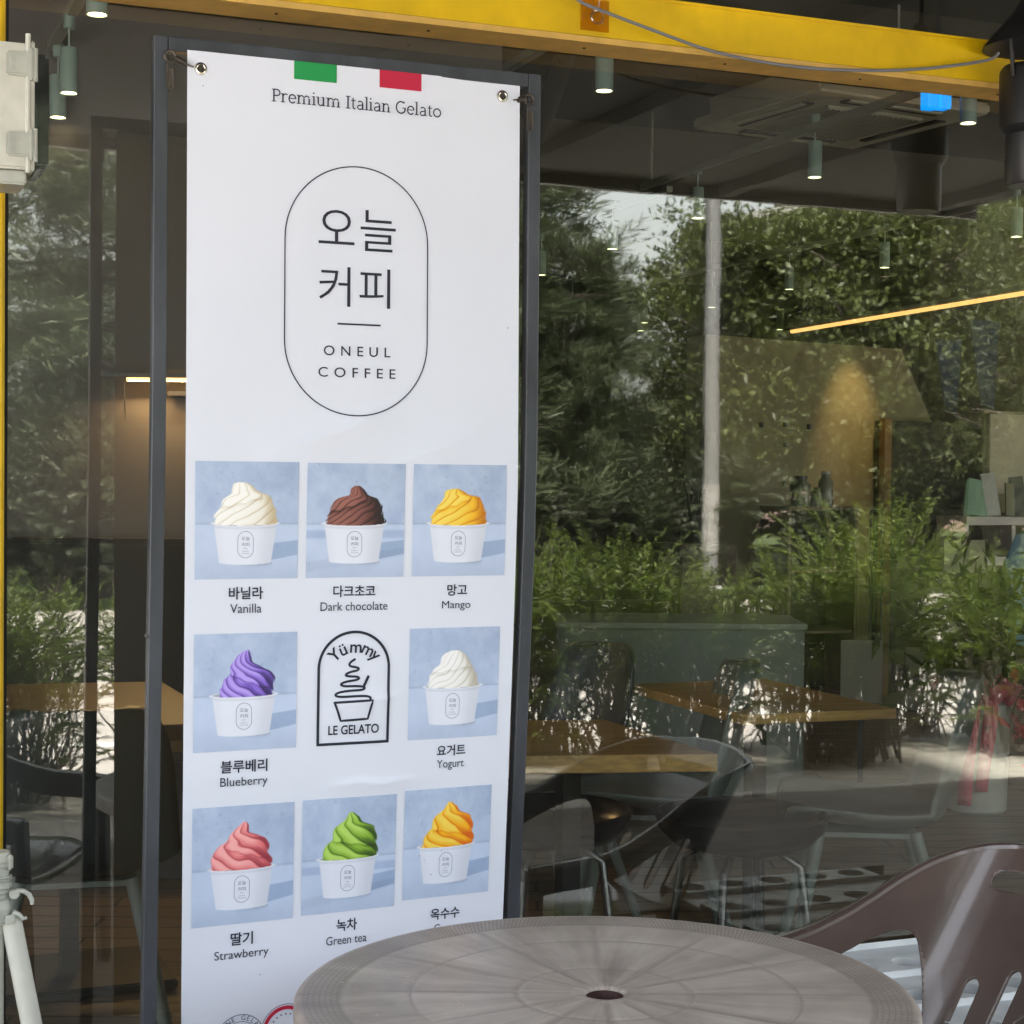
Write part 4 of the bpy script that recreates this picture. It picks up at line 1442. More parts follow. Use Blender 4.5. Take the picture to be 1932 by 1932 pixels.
rail(0.80, 0.5, 6.4, 3.02, [(0, .9), (0, 3.9), (0, 6.1)], "olive track rail holding the lamps at the upper left")
rail(2.42, 1.55, 7.2, 3.02, [(0, 1.72), (0, 4.4), (0, 7.0)], "olive track rail behind the banner top and yellow beam")
rail(3.87, 0.5, 4.60, 2.95, [(0, .9), (0, 2.4), (0, 4.5)], "olive track rail running diagonally past the air conditioner")
rail(4.10, 4.75, 7.2, 2.98, [(0, 4.9), (0, 7.0)], "short olive track rail deep in the room behind the air conditioner")
rail(5.90, 2.6, 10.4, 2.98, [(0, 3.2), (0, 5.2), (0, 7.6), (0, 10)], "long olive track rail at the right of the room")


def make_pendant():
    p = empty("pendant_lamp")
    MB().lathe([(.0, .215), (.019, .215), (.019, .262), (0, .262)], n=20).build("connector", LAMPBODY, p, smooth=True, autosmooth=30)
    MB().tube([(0, 0, .14), (0, 0, .22)], .0035, 8).build("cord", mat("pale_cord", lin(180, 196, 190), .5), p)
    MB().lathe([(0, .150), (.029, .150), (.030, .147), (.030, .0), (.027, .0), (.027, .012)], n=28).build("shade", LAMPBODY, p, smooth=True, autosmooth=30)
    MB().lathe([(0, .006), (.0265, .006)], n=24).build("bulb_face", LAMPGLOW, p)
    return p


PEND = [(.73, 1.67, "sage cylinder lamp cut by the top edge of the photo"), (.793, 2.705, "sage cylinder lamp in front of a second one at the upper left"), (.811, 3.123, "sage cylinder lamp half hidden behind another at the upper left"),
        (.908, 5.418, "lit lamp just below the white electric box, upper of two"), (.943, 5.877, "lit lamp just below the white electric box, lower of two"), (1.842, 9.098, "lone tiny lit lamp left of the banner frame"),
        (2.409, 1.94, "pale sage cylinder lamp right under the yellow beam's middle"), (3.897, 3.031, "sage cylinder lamp hanging from the diagonal rail below the air conditioner"), (3.803, 1.869, "sage cylinder lamp beside the blue glow under the beam"),
        (3.988, 4.236, "lit lamp left of the reflected grey pole near its top"), (4.094, 5.423, "lit lamp against the pine reflection right of the banner top"), (4.214, 6.708, "lit lamp right beside the banner frame's right tube"),
        (6.123, 7.989, "lit lamp seen across the reflected grey pole"), (6.236, 9.322, "upper of two tiny lit lamps left of the reflected pole"), (6.538, 9.999, "lower of two tiny lit lamps left of the reflected pole"),
        (6.005, 6.712, "lit lamp above the left end of the glowing strip"), (5.901, 5.461, "lit lamp hanging above the middle of the glowing strip"), (5.773, 4.088, "lit lamp at the right edge above the glowing strip"),
        (7.521, 9.364, "tiny lit lamp at the left tip of the glowing strip")]
pp = make_pendant()
for i, (x, y, lab) in enumerate(PEND):
    o = pp if i == 0 else copy_tree(pp)
    o.location = (x, y, 2.75)
    tag(o, lab, "pendant lamp", "cylinder pendant lamps on the ceiling rails")

# ---- air conditioner cassette
ac = empty("ceiling_air_conditioner", (4.36, 3.58, 3.12), radians(6))
tag(ac, "pale square ceiling air conditioner with slots and perforated intake", "air conditioner")
ACM = mat("ac_panel", lin(205, 202, 184), .55)
MB().box((0, 0, .03), (.96, .96, .05), bev=.012).build("panel", ACM, ac)
MB().box((0, 0, .10), (.84, .84, .10)).build("housing", ACM, ac)
g = MB().box((0, 0, -.002), (.54, .54, .016), bev=.004)
for i in range(18):
    g.box((-.25 + i * .0294, 0, -.012), (.010, .52, .006))
g.build("intake_grille", mat("ac_grille", lin(165, 162, 146), .6), ac)
for k in range(4):
    a = k * pi / 2
    c = Vector((cos(a) * .375, sin(a) * .375, .002))
    MB().box(c, (.060, .54, .012), rz=a, bev=.003).build("outlet_slot", mat("ac_slot_dark", (.012, .014, .016), .5), ac)
    c2 = Vector((cos(a) * .395, sin(a) * .395, -.002))
    MB().box(c2, (.034, .52, .008), rz=a, bev=.002).build("louvre", ACM, ac)

# ---- glowing strip
ls = empty("light_strip", (6.63, 6.4, 2.6), atan2(2.858, .179) * 0)
tag(ls, "long glowing amber light strip slanting across the upper right", "light strip")
MB().tube([(.09, 1.45, 0.012), (-.09, -1.6, 0.012)], .020, 8).build("channel", RAILPAINT, ls)
MB().tube([(.09, 1.45, -.012), (-.09, -1.6, -.012)], .016, 8).build("diffuser", mat("amber_strip_glow", (1, .7, .3), .5, emit=(1.0, .50, .15), estr=0.19), ls)

# ---- furniture
def oak_table(name, corners, z, th, legs, label, top=None):
    c = sum((Vector((p[0], p[1], 0)) for p in corners), Vector()) / 4
    t = empty(name, (c.x, c.y, FLZ))
    tag(t, label, "table", "oak topped tables inside the shop")
    o = MB().prism([(p[0] - c.x, p[1] - c.y) for p in corners], z - th - FLZ, z - FLZ).build("tabletop", top or OAK, t)
    bv = o.modifiers.new("edge", "BEVEL"); bv.width = .003; bv.segments = 2
    for (lx, ly) in legs:
        MB().box((lx - c.x, ly - c.y, (z - th - FLZ) / 2), (.045, .045, z - th - FLZ)).build("leg", BLACKMETAL, t)
    MB().box(((legs[0][0] + legs[-1][0]) / 2 - c.x, (legs[0][1] + legs[-1][1]) / 2 - c.y, .02), (.5, .36, .024), bev=.004).build("base_plate", BLACKMETAL, t)
    return t


oak_table("cafe_table", [(1.854, .123), (1.846, .70), (1.06, .91), (1.06, .335)], .869, .040, [(1.625, .42)], "oak topped indoor table right beside the banner, nearest the window")
oak_table("cafe_table", [(2.68, .640), (2.70, 1.36), (2.242, 1.36), (2.222, .665)], .869, .027, [(2.40, .90)], "oak topped indoor table behind the grey shell chair")
oak_table("cafe_table", [(.95, .93), (.95, 1.85), (.16, 1.97), (.14, 1.05)], .869, .040, [(.62, 1.35)], "brown wooden indoor table behind the banner's left edge", mat("walnut_top", lin(84, 64, 44), .5, noise=.2, scale=7, stretch=(1.2, 12, 12)))


def make_shell_chair(shell):
    r = empty("shell_chair")
    prof = smooth_pts([(.235, .425), (.215, .455), (.10, .445), (-.03, .432), (-.14, .442), (-.20, .50), (-.232, .62), (-.262, .74), (-.285, .83)], 3)
    n = len(prof); V, Fq = [], []
    nu = 21
    for i, (y, z) in enumerate(prof):
        q = i / (n - 1)
        w = .232 * (1 - abs(2 * q - 1) ** 6 * .45) * (1 - .16 * max(0, q - .5) * 2)
        for k in range(nu):
            u = -1 + 2 * k / (nu - 1)
            seat = 1 - float(sst(q, .45, .65))
            lift = abs(u) ** 3
            V.append((u * w, y + lift * (.075 * (1 - seat)), z + lift * .055 * seat))
    for i in range(n - 1):
        for k in range(nu - 1):
            Fq.append((i * nu + k, i * nu + k + 1, (i + 1) * nu + k + 1, (i + 1) * nu + k))
    o = MB().add(V, Fq).build("shell", shell, r, smooth=True)
    sm = o.modifiers.new("shell", "SOLIDIFY"); sm.thickness = .009
    for sx_ in (-1, 1):
        for sy_ in (-1, 1):
            MB().tube([(.12 * sx_, .02 + .12 * sy_, .432), (.215 * sx_, .0 + .225 * sy_, 0)], [.017, .012], 10).build("leg", GREYLEG, r, smooth=True)
    MB().box((0, .02, .425), (.26, .26, .012)).build("under_frame", GREYLEG, r)
    return r


GREYLEG = mat("pale_grey_leg", lin(150, 160, 156), .45)
c1 = make_shell_chair(GREYSHELL)
c1.location = (2.56, .58, FLZ); c1.rotation_euler = (0, 0, radians(62))
tag(c1, "sage-grey shell chair with splayed legs in front of the second indoor table", "chair", "shell chairs inside the shop")
c2 = copy_tree(c1); c2.location = (2.13, .98, FLZ); c2.rotation_euler = (0, 0, radians(68))
tag(c2, "sage-grey shell chair between the two indoor tables", "chair", "shell chairs inside the shop")
d1 = make_shell_chair(DARKSHELL)
d1.location = (1.98, 1.42, FLZ); d1.rotation_euler = (0, 0, radians(100))
tag(d1, "slate shell chair behind the nearest indoor table", "chair", "shell chairs inside the shop")
d2 = copy_tree(d1); d2.location = (.55, .72, FLZ); d2.rotation_euler = (0, 0, radians(-8))
tag(d2, "slate shell chair at the table behind the banner", "chair", "shell chairs inside the shop")
k1 = empty("bucket_stool", (2.13, .50, FLZ))
tag(k1, "low black bucket stool with chrome legs under the indoor tables", "stool")
MB().lathe([(.0, .405), (.10, .41), (.17, .43), (.205, .465), (.215, .50), (.207, .502), (.195, .470), (.16, .445), (0, .43)], n=40).build("seat", BLACKSHELL, k1, smooth=True, autosmooth=60)
for a in (45, 135, 225, 315):
    d = Vector((cos(radians(a)), sin(radians(a)), 0))
    MB().tube([d * .10 + Vector((0, 0, .41)), d * .15 + Vector((0, 0, .38)), d * .20 + Vector((0, 0, 0.0))], .011, 10).build("leg", mat("dull_steel_leg", (.22, .22, .22), .35, 1.0), k1, smooth=True)
k2 = copy_tree(k1); k2.location = (1.70, .72, FLZ); tag(k2, "low black bucket stool half under the nearest indoor table", "stool")

co = empty("service_counter", I(.71, 7.2, FLZ), -TH)
tag(co, "plain grey counter block behind the indoor tables", "counter")
MB().box((0, .22, .355), (1.03, .50, .70), bev=.006).build("body", COUNTER, co)
MB().box((0, .22, .718), (1.05, .53, .024), bev=.004).build("worktop", mat("counter_top", lin(150, 154, 148), .4), co)
for (x0_, z1_, x1_, lab) in ((4.05, .80, 4.225, "slim clear-framed menu stand right of the grey counter"), (4.38, .76, 4.54, "slim clear-framed menu stand beside the ribboned pot")):
    ms = empty("menu_stand", ((x0_ + x1_) / 2, 3.0, FLZ), radians(-30))
    tag(ms, lab, "menu stand", "menu stands on the shop floor")
    w_ = x1_ - x0_
    MB().box((0, 0, z1_ - FLZ - .14), (w_, .012, .28), bev=.003).build("panel", mat("menu_card", lin(140, 136, 122), .4), ms)
    MB().box((0, 0, (z1_ - FLZ - .28) / 2 + .01), (.022, .014, z1_ - FLZ - .28)).build("post", BLACKMETAL, ms)
    MB().box((0, 0, .008), (.18, .14, .014), bev=.003).build("base", BLACKMETAL, ms)

# ---- ribboned congratulation pot
pt = empty("flower_pot", (4.36, 2.50, FLZ))
tag(pt, "tall pale planter wrapped with pink ribbons", "planter")
MB().lathe([(0, 0), (.105, 0), (.118, .012), (.128, .40), (.134, .415), (.134, .44), (.124, .44), (.118, .40), (0, .38)], n=40).build("pot", POTGLAZE, pt, smooth=True, autosmooth=35)
rb = MB()
for (a0, wd, drop) in ((-134, .058, .02), (-106, .050, .08)):
    L, R_ = [], []
    for i in range(12):
        q = i / 11
        z = .47 - q * (.45 - drop)
        for s_, dst in ((-1, L), (1, R_)):
            a = radians(a0 - 14 * q) + s_ * wd / 2 / .14
            rr_ = .150 + .012 * sin(q * 5)
            dst.append((rr_ * cos(a), rr_ * sin(a), z))
    vs = L + R_
    rb.add(vs, [(i, i + 1, 12 + i + 1, 12 + i) for i in range(11)])
o = rb.build("ribbon", PINK, pt, smooth=True); sm = o.modifiers.new("t", "SOLIDIFY"); sm.thickness = .0015
tx = []
for (a0, s_) in ((-132, "강신"), (-110, "대박나")):
    for i, ch in enumerate(s_):
        Vt2, Ft2 = text_mesh(ch, .01)
        lo2, hi2 = Vt2.min(0), Vt2.max(0)
        U2 = (Vt2 - (lo2 + hi2) / 2) / (hi2 - lo2) * np.array([.024, .030])
        z = .43 - (i * .075 if len(s_) == 3 else i * .13)
        q = (.47 - z) / .45
        a = radians(a0 - 14 * q) + U2[:, 0] / .165
        tx.append((np.stack([.1665 * np.cos(a), .1665 * np.sin(a), z + U2[:, 1]], 1), Ft2))
lt = MB()
for Vq, Fq in tx: lt.add(Vq, Fq)
lt.build("ribbon_lettering", INK, pt)
bow = MB()
for i in range(26):
    a = 2 * pi * i / 26
    p = Vector((.13 * cos(a), .13 * sin(a), .47 + .02 * sin(i * 2.3)))
    bow.tube([p, p + Vector((.03 * cos(a), .03 * sin(a), .04)), p + Vector((.012 * cos(a + .6), .012 * sin(a + .6), .055))], [.026, .032, .010], 6)
bow.build("gathered_wrap", PINK, pt, smooth=True)
lv_v, lv_f = [], []


def leaf_np(n, cx, spread, ln, wd, seed):
    g = np.random.default_rng(seed)
    d = g.normal(size=(n, 3)); d /= np.linalg.norm(d, axis=1)[:, None]
    p = np.array(cx) + g.normal(size=(n, 3)) * np.array(spread)
    t = np.cross(d, g.normal(size=(n, 3))); t /= np.linalg.norm(t, axis=1)[:, None] + 1e-9
    L = ln * g.uniform(.6, 1.3, n)[:, None]; Wd = wd * g.uniform(.7, 1.2, n)[:, None]
    V = np.stack([p, p + d * L * .5 + t * Wd, p + d * L, p + d * L * .5 - t * Wd], 1).reshape(-1, 3)
    F = np.arange(4 * n).reshape(-1, 4)
    return V, F


V_, F_ = leaf_np(420, (0, 0, .72), (.14, .14, .13), .16, .02, 5)
mesh_np("foliage", V_, F_, LEAF, pt)
fp = empty("cut_flowers", (4.62, 2.30, FLZ))
tag(fp, "bunch of red flowers beside the ribboned planter", "flowers")
V_, F_ = leaf_np(300, (0, 0, .42), (.08, .08, .08), .07, .028, 8)
mesh_np("blossoms", V_, F_, REDFLOWER, fp)
V_, F_ = leaf_np(120, (0, 0, .30), (.05, .05, .05), .14, .012, 9)
mesh_np("leaves", V_, F_, LEAF, fp)
MB().lathe([(0, 0), (.05, 0), (.055, .24), (.05, .24), (.045, .02)], n=20).build("vase", POTGLAZE, fp, smooth=True)

# ---- right hand background
wall("alcove_wall", MB().wallpoly([(5.0, FLZ + .005), (7.45, FLZ + .005), (7.45, .9), (6.63, 1.88), (6.40, 2.32), (5.0, 2.36)], 6.0, 6.25), WALLBEIGE, "beige partition wall with slanted top edge and a warm pool of light")
sp_ = bpy.data.lights.new("wall_spot_lamp", "SPOT"); sp_.energy = 7; sp_.spot_size = radians(36); sp_.spot_blend = 1.0; sp_.color = (1.0, .72, .32); sp_.shadow_soft_size = .03
so = bpy.data.objects.new("wall_spot_lamp", sp_); COL.objects.link(so)
sl = empty("spot_light", (6.02, 5.62, 2.72)); tag(sl, "small black spotlight washing the beige partition wall", "spotlight")
MB().lathe([(0, .09), (.03, .09), (.034, 0), (.028, 0), (.026, .02)], n=20).build("can", BLACKMETAL, sl, smooth=True)
MB().lathe([(0, .010), (.026, .010)], n=16).build("bulb_face", LAMPGLOW, sl)
MB().tube([(0, 0, .09), (0, 0, .60)], .006, 8).build("stem", BLACKMETAL, sl)
so.parent = sl; so.location = (0, 0, -.01); so.rotation_euler = (radians(22), 0, 0)
pg = empty("peg_row", (5.55, 5.985, 1.60)); tag(pg, "row of small black pegs on the beige partition wall", "pegs")
for i, (dx, dz) in enumerate([(-.17, .22), (.0, .225), (.17, .215), (.0, .10), (.0, -.14)]):
    MB().box((dx, 0, dz), (.014, .03, .03)).build("peg", BLACKMETAL, pg)

sc_ = empty("sideboard", (5.5, 5.62, FLZ)); tag(sc_, "open wooden cabinet with jars on top before the beige wall", "cabinet")
WOODD = mat("dark_wood", lin(96, 76, 48), .6, noise=.2, scale=10, stretch=(1, 1, 8))
for x in (-.228, .228): MB().box((x, 0, .58), (.02, .32, 1.16)).build("side_panel", WOODD, sc_)
MB().box((0, 0, 1.17), (.48, .34, .022)).build("top", WOODD, sc_)
for z in (.06, .44, .80): MB().box((0, .005, z), (.435, .30, .018)).build("shelf", WOODD, sc_)
MB().box((0, .155, .58), (.435, .008, 1.14)).build("back_panel", mat("cabinet_back", lin(40, 36, 28), .7), sc_)


def jar(name, loc, r_, h_, body, cap, label):
    j = empty(name, loc); tag(j, label, "jar" if "jar" in name else name.split("_")[-1])
    MB().lathe([(0, 0), (r_, 0), (r_, h_ * .72), (r_ * .55, h_ * .86), (r_ * .55, h_ * .93)], n=24).build("body", body, j, smooth=True, autosmooth=40)
    MB().lathe([(0, h_), (r_ * .66, h_), (r_ * .66, h_ * .92), (0, h_ * .92)], n=20).build("lid", cap, j, smooth=True, autosmooth=30)
    return j


jar("glass_jar", (5.40, 5.56, FLZ + 1.182), .062, .175, mat("dim_jar_glass", lin(92, 100, 88), .15), BLACKMETAL, "squat dark glass jar on the wooden cabinet")
jar("glass_bottle", (5.60, 5.60, FLZ + 1.182), .044, .205, mat("milky_bottle_glass", lin(140, 138, 122), .2), WHITEPL2, "milky glass bottle on the right of the wooden cabinet")
jar("small_jar", (5.505, 5.55, FLZ + 1.182), .034, .11, BLACKMETAL, BLACKMETAL, "small black jar between the two glass vessels on the cabinet")
wsd = empty("wire_stand", (5.72, 5.25, FLZ)); tag(wsd, "thin black wire stand right of the wooden cabinet", "wire stand")
for x in (-.035, .045):
    MB().tube([(x, 0, 0), (x, 0, 1.16)], .006, 8).build("upright", BLACKMETAL, wsd)
MB().tube([(-.035, 0, 1.16), (.045, 0, 1.16)], .007, 8).build("top_bar", BLACKMETAL, wsd)
MB().tube([(-.03, 0, .87), (.30, .02, .87)], .006, 8).build("arm", BLACKMETAL, wsd)
MB().box((.0, 0, .008), (.26, .20, .014)).build("base", BLACKMETAL, wsd)

dr = empty("doorway_opening", (6.54, 5.80, FLZ)); tag(dr, "doorway with ochre jamb at the right, its inner darkness painted on a panel", "doorway")
MB().box((0.02, .10, .86), (.76, .12, 1.70)).build("dark_panel", mat("doorway_dark", lin(52, 48, 36), .8, noise=.1), dr)  # solid panel, the shade inside the opening is put into its colour
MB().box((-.365, .03, .86), (.05, .06, 1.72)).build("jamb", mat("ochre_jamb", lin(130, 92, 30), .6), dr)
bd = empty("notice_board", (7.2, 5.70, 1.66)); tag(bd, "large pale notice board above the magazine rack", "board")
MB().box((0, 0, 0), (.70, .03, .50), bev=.005).build("panel", WHITEBOARD, bd)
MB().box((0, .03, -.05), (.74, .02, .64)).build("backing", WALLBEIGE, bd)
rk = empty("magazine_rack", (6.75, 5.35, FLZ)); tag(rk, "white rack of books and leaflets at the right edge", "rack")
WHITES = mat("rack_white", lin(196, 186, 182), .5)
for z in (1.10, .86, .5): MB().box((0, 0, z), (.86, .30, .05)).build("shelf", WHITES, rk)
for x in (-.42, -.08, .12, .42): MB().box((x, 0, .56), (.025, .28, 1.06)).build("upright", WHITES, rk)
bk = [(-.36, .05, .22, 12, lin(90, 130, 90)), (-.28, .16, .22, 9, lin(120, 160, 130)), (-.16, .10, .26, -6, lin(178, 178, 170)), (-.04, .06, .20, 4, lin(120, 116, 80)), (.04, .10, .24, -4, lin(34, 34, 34)), (.18, .08, .22, 6, lin(150, 150, 140)), (.30, .09, .25, -5, lin(60, 60, 64))]
names_ = ["dark green leaflet leaning at the left of the rack", "pale green leaflet leaning on the rack", "tall grey magazine on the rack", "olive booklet on the rack", "black booklet on the rack", "light grey booklet on the rack", "dark grey booklet at the right end of the rack"]
for (x, w_, h_, tilt, c), lab in zip(bk, names_):
    o = MB().box((0, 0, h_ / 2), (w_, .014, h_)).build("booklet", mat("booklet_" + lab, c, .5))
    o.location = (6.75 + x, 5.30, FLZ + 1.128); o.rotation_euler = (radians(-8), radians(tilt), 0)
    tag(o, lab, "booklet", "booklets on the magazine rack")
ps = MB().box((0, 0, 0), (.30, .008, .19)).build("notice_sheet", mat("sheet_paper", lin(150, 148, 112), .6))
ps.location = (6.18, 5.02, 1.05); tag(ps, "olive paper sheet standing under the magazine rack", "notice")
pe = empty("easel", (6.18, 5.10, FLZ)); tag(pe, "dark easel holding the olive paper sheet", "easel")
MB().box((0, .05, .45), (.34, .04, .90)).build("board", mat("easel_wood", lin(74, 60, 36), .6), pe)
sb = MB()
sb.lathe([(0, 0), (.05, .02), (.12, .14), (.16, .34), (.14, .54), (.07, .68), (0, .70)], n=28)
o = sb.build("surfboard", mat("teal_board", lin(30, 86, 112), .35), smooth=True); o.location = (6.27, 4.60, FLZ + .36); o.scale = (1, .12, 1); tag(o, "blue rounded signboard at the right edge of the window", "signboard")
sgs = MB().box((0, 0, .18), (.05, .05, .36)).build("sign_base", BLACKMETAL); sgs.location = (6.33, 4.60, FLZ); tag(sgs, "black block holding up the blue rounded signboard", "sign base")
for i, (x, z1_, w_, h_, lab) in enumerate([(7.02, 2.43, .21, .50, "dark blue pennant left of another on the dark wall"), (7.31, 2.57, .24, .60, "dark blue pennant nearest the right edge on the dark wall")]):
    o = MB().wallpoly([(-w_ / 2, 0), (w_ / 2, 0), (w_ * .35, -h_), (-w_ * .10, -h_ * .94)], 0, .01).build("pennant", BLUE)
    o.location = (x, 6.35, z1_); tag(o, lab, "pennant", "blue pennants on the wall")
wall("stair_wall", MB().box((8.75, 6.6, 1.75), (3.5, .12, 3.1)), WALLDARK, "dark wall with the blue pennants at the right")

# ---- potted snake plant on a side table
sn = empty("snake_plant", (3.97, 4.2, 1.17)); tag(sn, "spiky dark plant in a black pot on a plinth", "plant")
MB().lathe([(0, 0), (.062, 0), (.073, .15), (.066, .15), (.06, .13), (0, .13)], n=28).build("pot", BLACKSHELL, sn, smooth=True, autosmooth=40)
sv = MB()
gr = random.Random(3)
for i in range(15):
    a = gr.uniform(0, 2 * pi); l = gr.uniform(.14, .24); tl = gr.uniform(.02, .075)
    d = Vector((cos(a), sin(a), 0)); s_ = Vector((-sin(a), cos(a), 0))
    b0 = d * .025 + Vector((0, 0, .125))
    w_ = .009
    m0, e0 = b0 + d * tl * .4 + Vector((0, 0, l * .55)), b0 + d * tl + Vector((0, 0, l))
    sv.add([b0 - s_ * w_ * .7, b0 + s_ * w_ * .7, m0 + s_ * w_, m0 - s_ * w_, e0], [(0, 1, 2, 3), (3, 2, 4)])
sv.build("leaves", mat("snake_leaf", (.010, .018, .010), .45), sn)
pln = MB().box((3.97, 4.2, (1.17 + FLZ) / 2), (.30, .30, 1.17 - FLZ), bev=.006).build("plinth", mat("plinth_umber", lin(72, 58, 42), .6)); tag(pln, "brown plinth under the spiky potted plant", "plinth")

bs = empty("blue_light_box", (3.755, 2.0, 2.868))
tag(bs, "small glowing blue light box under the right end of the yellow beam", "light box")
BLUEG = mat("blue_box_glow", (.05, .4, 1), .5, emit=(0.0, 0.27, 1.0), estr=0.16)
MB().box((-.022, 0, -.005), (.048, .05, .088), bev=.002).build("lit_face", BLUEG, bs)
MB().box((.030, 0, .004), (.046, .052, .096), bev=.002).build("lit_face", BLUEG, bs)
MB().box((.02, .01, .20), (.012, .012, .30)).build("hanger", BLACKMETAL, bs)

# ================================================================== OPPOSITE SIDE, SEEN ONLY AS REFLECTIONS IN THE GLASS
def norm(a): return a / (np.linalg.norm(a, axis=-1, keepdims=True) + 1e-9)


def quads(p, d, L, wd, g, t=None):
    """thin leaves from p along d"""
    n = len(p)
    if t is None: t = norm(np.cross(d, g.normal(size=(n, 3))))
    L = np.broadcast_to(L, (n,))[:, None]; wd = np.broadcast_to(wd, (n,))[:, None]
    V = np.stack([p - t * wd * .25, p + d * L * .55 + t * wd * .5, p + d * L, p + d * L * .5 - t * wd * .5], 1).reshape(-1, 3)
    return V


def pine_mesh(H, spread, nb, seed, low=.25):
    g = np.random.default_rng(seed)
    P, D, wood = [], [], MB()
    wood.tube([(0, 0, 0), (.05, .03, H * .35), (-.04, .06, H * .7), (0, 0, H)], [.17, .13, .08, .02], 8)
    for b in range(nb):
        q = g.uniform(low, 1.0)
        z0 = H * q
        L = spread * (1 - .75 * (q - low) / (1 - low)) * g.uniform(.6, 1.1) + .3
        a = g.uniform(0, 2 * pi)
        d = np.array([cos(a), sin(a), g.uniform(-.1, .35)])
        e = np.array([0, 0, z0]) + d * L
        if b % 3 == 0: wood.tube([(0, 0, z0), tuple((np.array([0, 0, z0]) + e) / 2 + [0, 0, .1]), tuple(e)], [.045, .03, .01], 5)
        nc = 7
        for c in range(nc):
            f = .35 + .65 * (c + g.uniform(0, 1)) / nc
            ctr = np.array([0, 0, z0]) + d * L * f + g.normal(size=3) * [.22, .22, .10] * (L * .45)
            m = 40
            dd = norm(g.normal(size=(m, 3)) * [1, 1, .6] + d * .8 + [0, 0, .55])
            P.append(ctr + g.normal(size=(m, 3)) * .10); D.append(dd)
    P, D = np.concatenate(P), np.concatenate(D)
    V = quads(P, D, g.uniform(.18, .32, len(P)), .021, g)
    return wood, V, np.arange(len(V)).reshape(-1, 4)


def leafy_mesh(H, spread, nb, seed, low=.3, size=.16, wd=.09, droop=0.0, lean=0.0):
    g = np.random.default_rng(seed)
    wood = MB(); P, D = [], []
    wood.tube([(0, 0, 0), (.06, .0, H * .3), (.02 + lean * .5, .05, H * .6), (lean, 0, H * .92)], [.13, .10, .06, .02], 8)
    for b in range(nb):
        q = g.uniform(low, .95); z0 = H * q
        prof = sin(min(1, (q - low) / (1 - low) + .18) * pi * .86) ** .7
        L = spread * prof * g.uniform(.45, 1.05) + .15
        a = g.uniform(0, 2 * pi)
        d = np.array([cos(a), sin(a), g.uniform(.0, .7)])
        base = np.array([lean * q, 0, z0]); e = base + d * L
        if b % 3 == 0: wood.tube([tuple(base), tuple((base + e) / 2 + [0, 0, .08]), tuple(e)], [.035, .022, .006], 5)
        for c in range(6):
            f = .3 + .7 * (c + g.uniform(0, 1)) / 6
            ctr = base + d * L * f + g.normal(size=3) * .16 * L
            m = 36
            dd = norm(g.normal(size=(m, 3)) + [0, 0, -droop])
            P.append(ctr + g.normal(size=(m, 3)) * .15); D.append(dd)
    P, D = np.concatenate(P), np.concatenate(D)
    V = quads(P, D, g.uniform(.6, 1.3, len(P)) * size, wd, g)
    return wood, V, np.arange(len(V)).reshape(-1, 4)


def shrub_mesh(H, nf, seed, fern=True):
    g = np.random.default_rng(seed)
    P, D, T = [], [], []
    wood = MB()
    for b in range(nf):
        a = g.uniform(0, 2 * pi); tilt = g.uniform(.05, .85)
        L = H * g.uniform(.35, .62)
        root = np.array([g.normal() * .10, g.normal() * .10, 0.0])
        z0 = H * (g.uniform(.52, .74) if b % 6 else g.uniform(.06, .42))
        base = root + np.array([cos(a), sin(a), 0]) * g.uniform(.05, .28) + [0, 0, z0]
        if b % 3 == 0:
            wood.tube([tuple(root), tuple((root + base) / 2 + [g.normal() * .04, g.normal() * .04, 0]), tuple(base)], [.012, .009, .006], 5)
        d0 = np.array([cos(a) * tilt, sin(a) * tilt, 1 - tilt * .6])
        side = norm(np.cross(d0, [0, 0, 1.0]) + 1e-4)
        n = 38
        p = base.copy(); d = norm(d0)
        wpts = [tuple(p)]
        for k in range(n):
            p = p + d * L / n
            d = norm(d + np.array([0, 0, -.038 * (k / n + .3)]))
            ll = (.062 if fern else .11) * sin(pi * (k + 1.2) / (n + 2)) * H
            for s_ in (-1, 1):
                P.append(p + g.normal(size=3) * .006); D.append(norm(side * s_ * 1.0 + d * .75 + g.normal(size=3) * .12)); T.append(ll)
            wpts.append(tuple(p))
        if b % 2 == 0: wood.tube(wpts[::4], [.005 - .004 * q_ / len(wpts[::4]) for q_ in range(len(wpts[::4]))], 4)
    P, D, T = np.array(P), np.array(D), np.array(T)
    V = quads(P, D, T, (.0075 if fern else .024) * H + .002, g, norm(np.cross(D, np.cross(D, [0, 0, 1.0]) + g.normal(size=D.shape) * .5)))
    return wood, V, np.arange(len(V)).reshape(-1, 4)


def plant_proto(kind, data, leafm, barkm, crown="crown", trunk="trunk"):
    wood, V, Fq = data
    r = empty(kind)
    wood.build(trunk, barkm, r, smooth=True)
    mesh_np(crown, V, Fq, leafm, r)
    return r


def scatter(protos, spots, label_fn, cat, group):
    used = set()
    for i, (k, x, y, s, rz) in enumerate(spots):
        o = protos[k] if k not in used else copy_tree(protos[k])
        used.add(k)
        o.location = (x, y, -.06 if y < -16.4 else 0.0); o.scale = (s, s, s); o.rotation_euler = (0, 0, rz)
        tag(o, label_fn(i, k, x), cat, group)


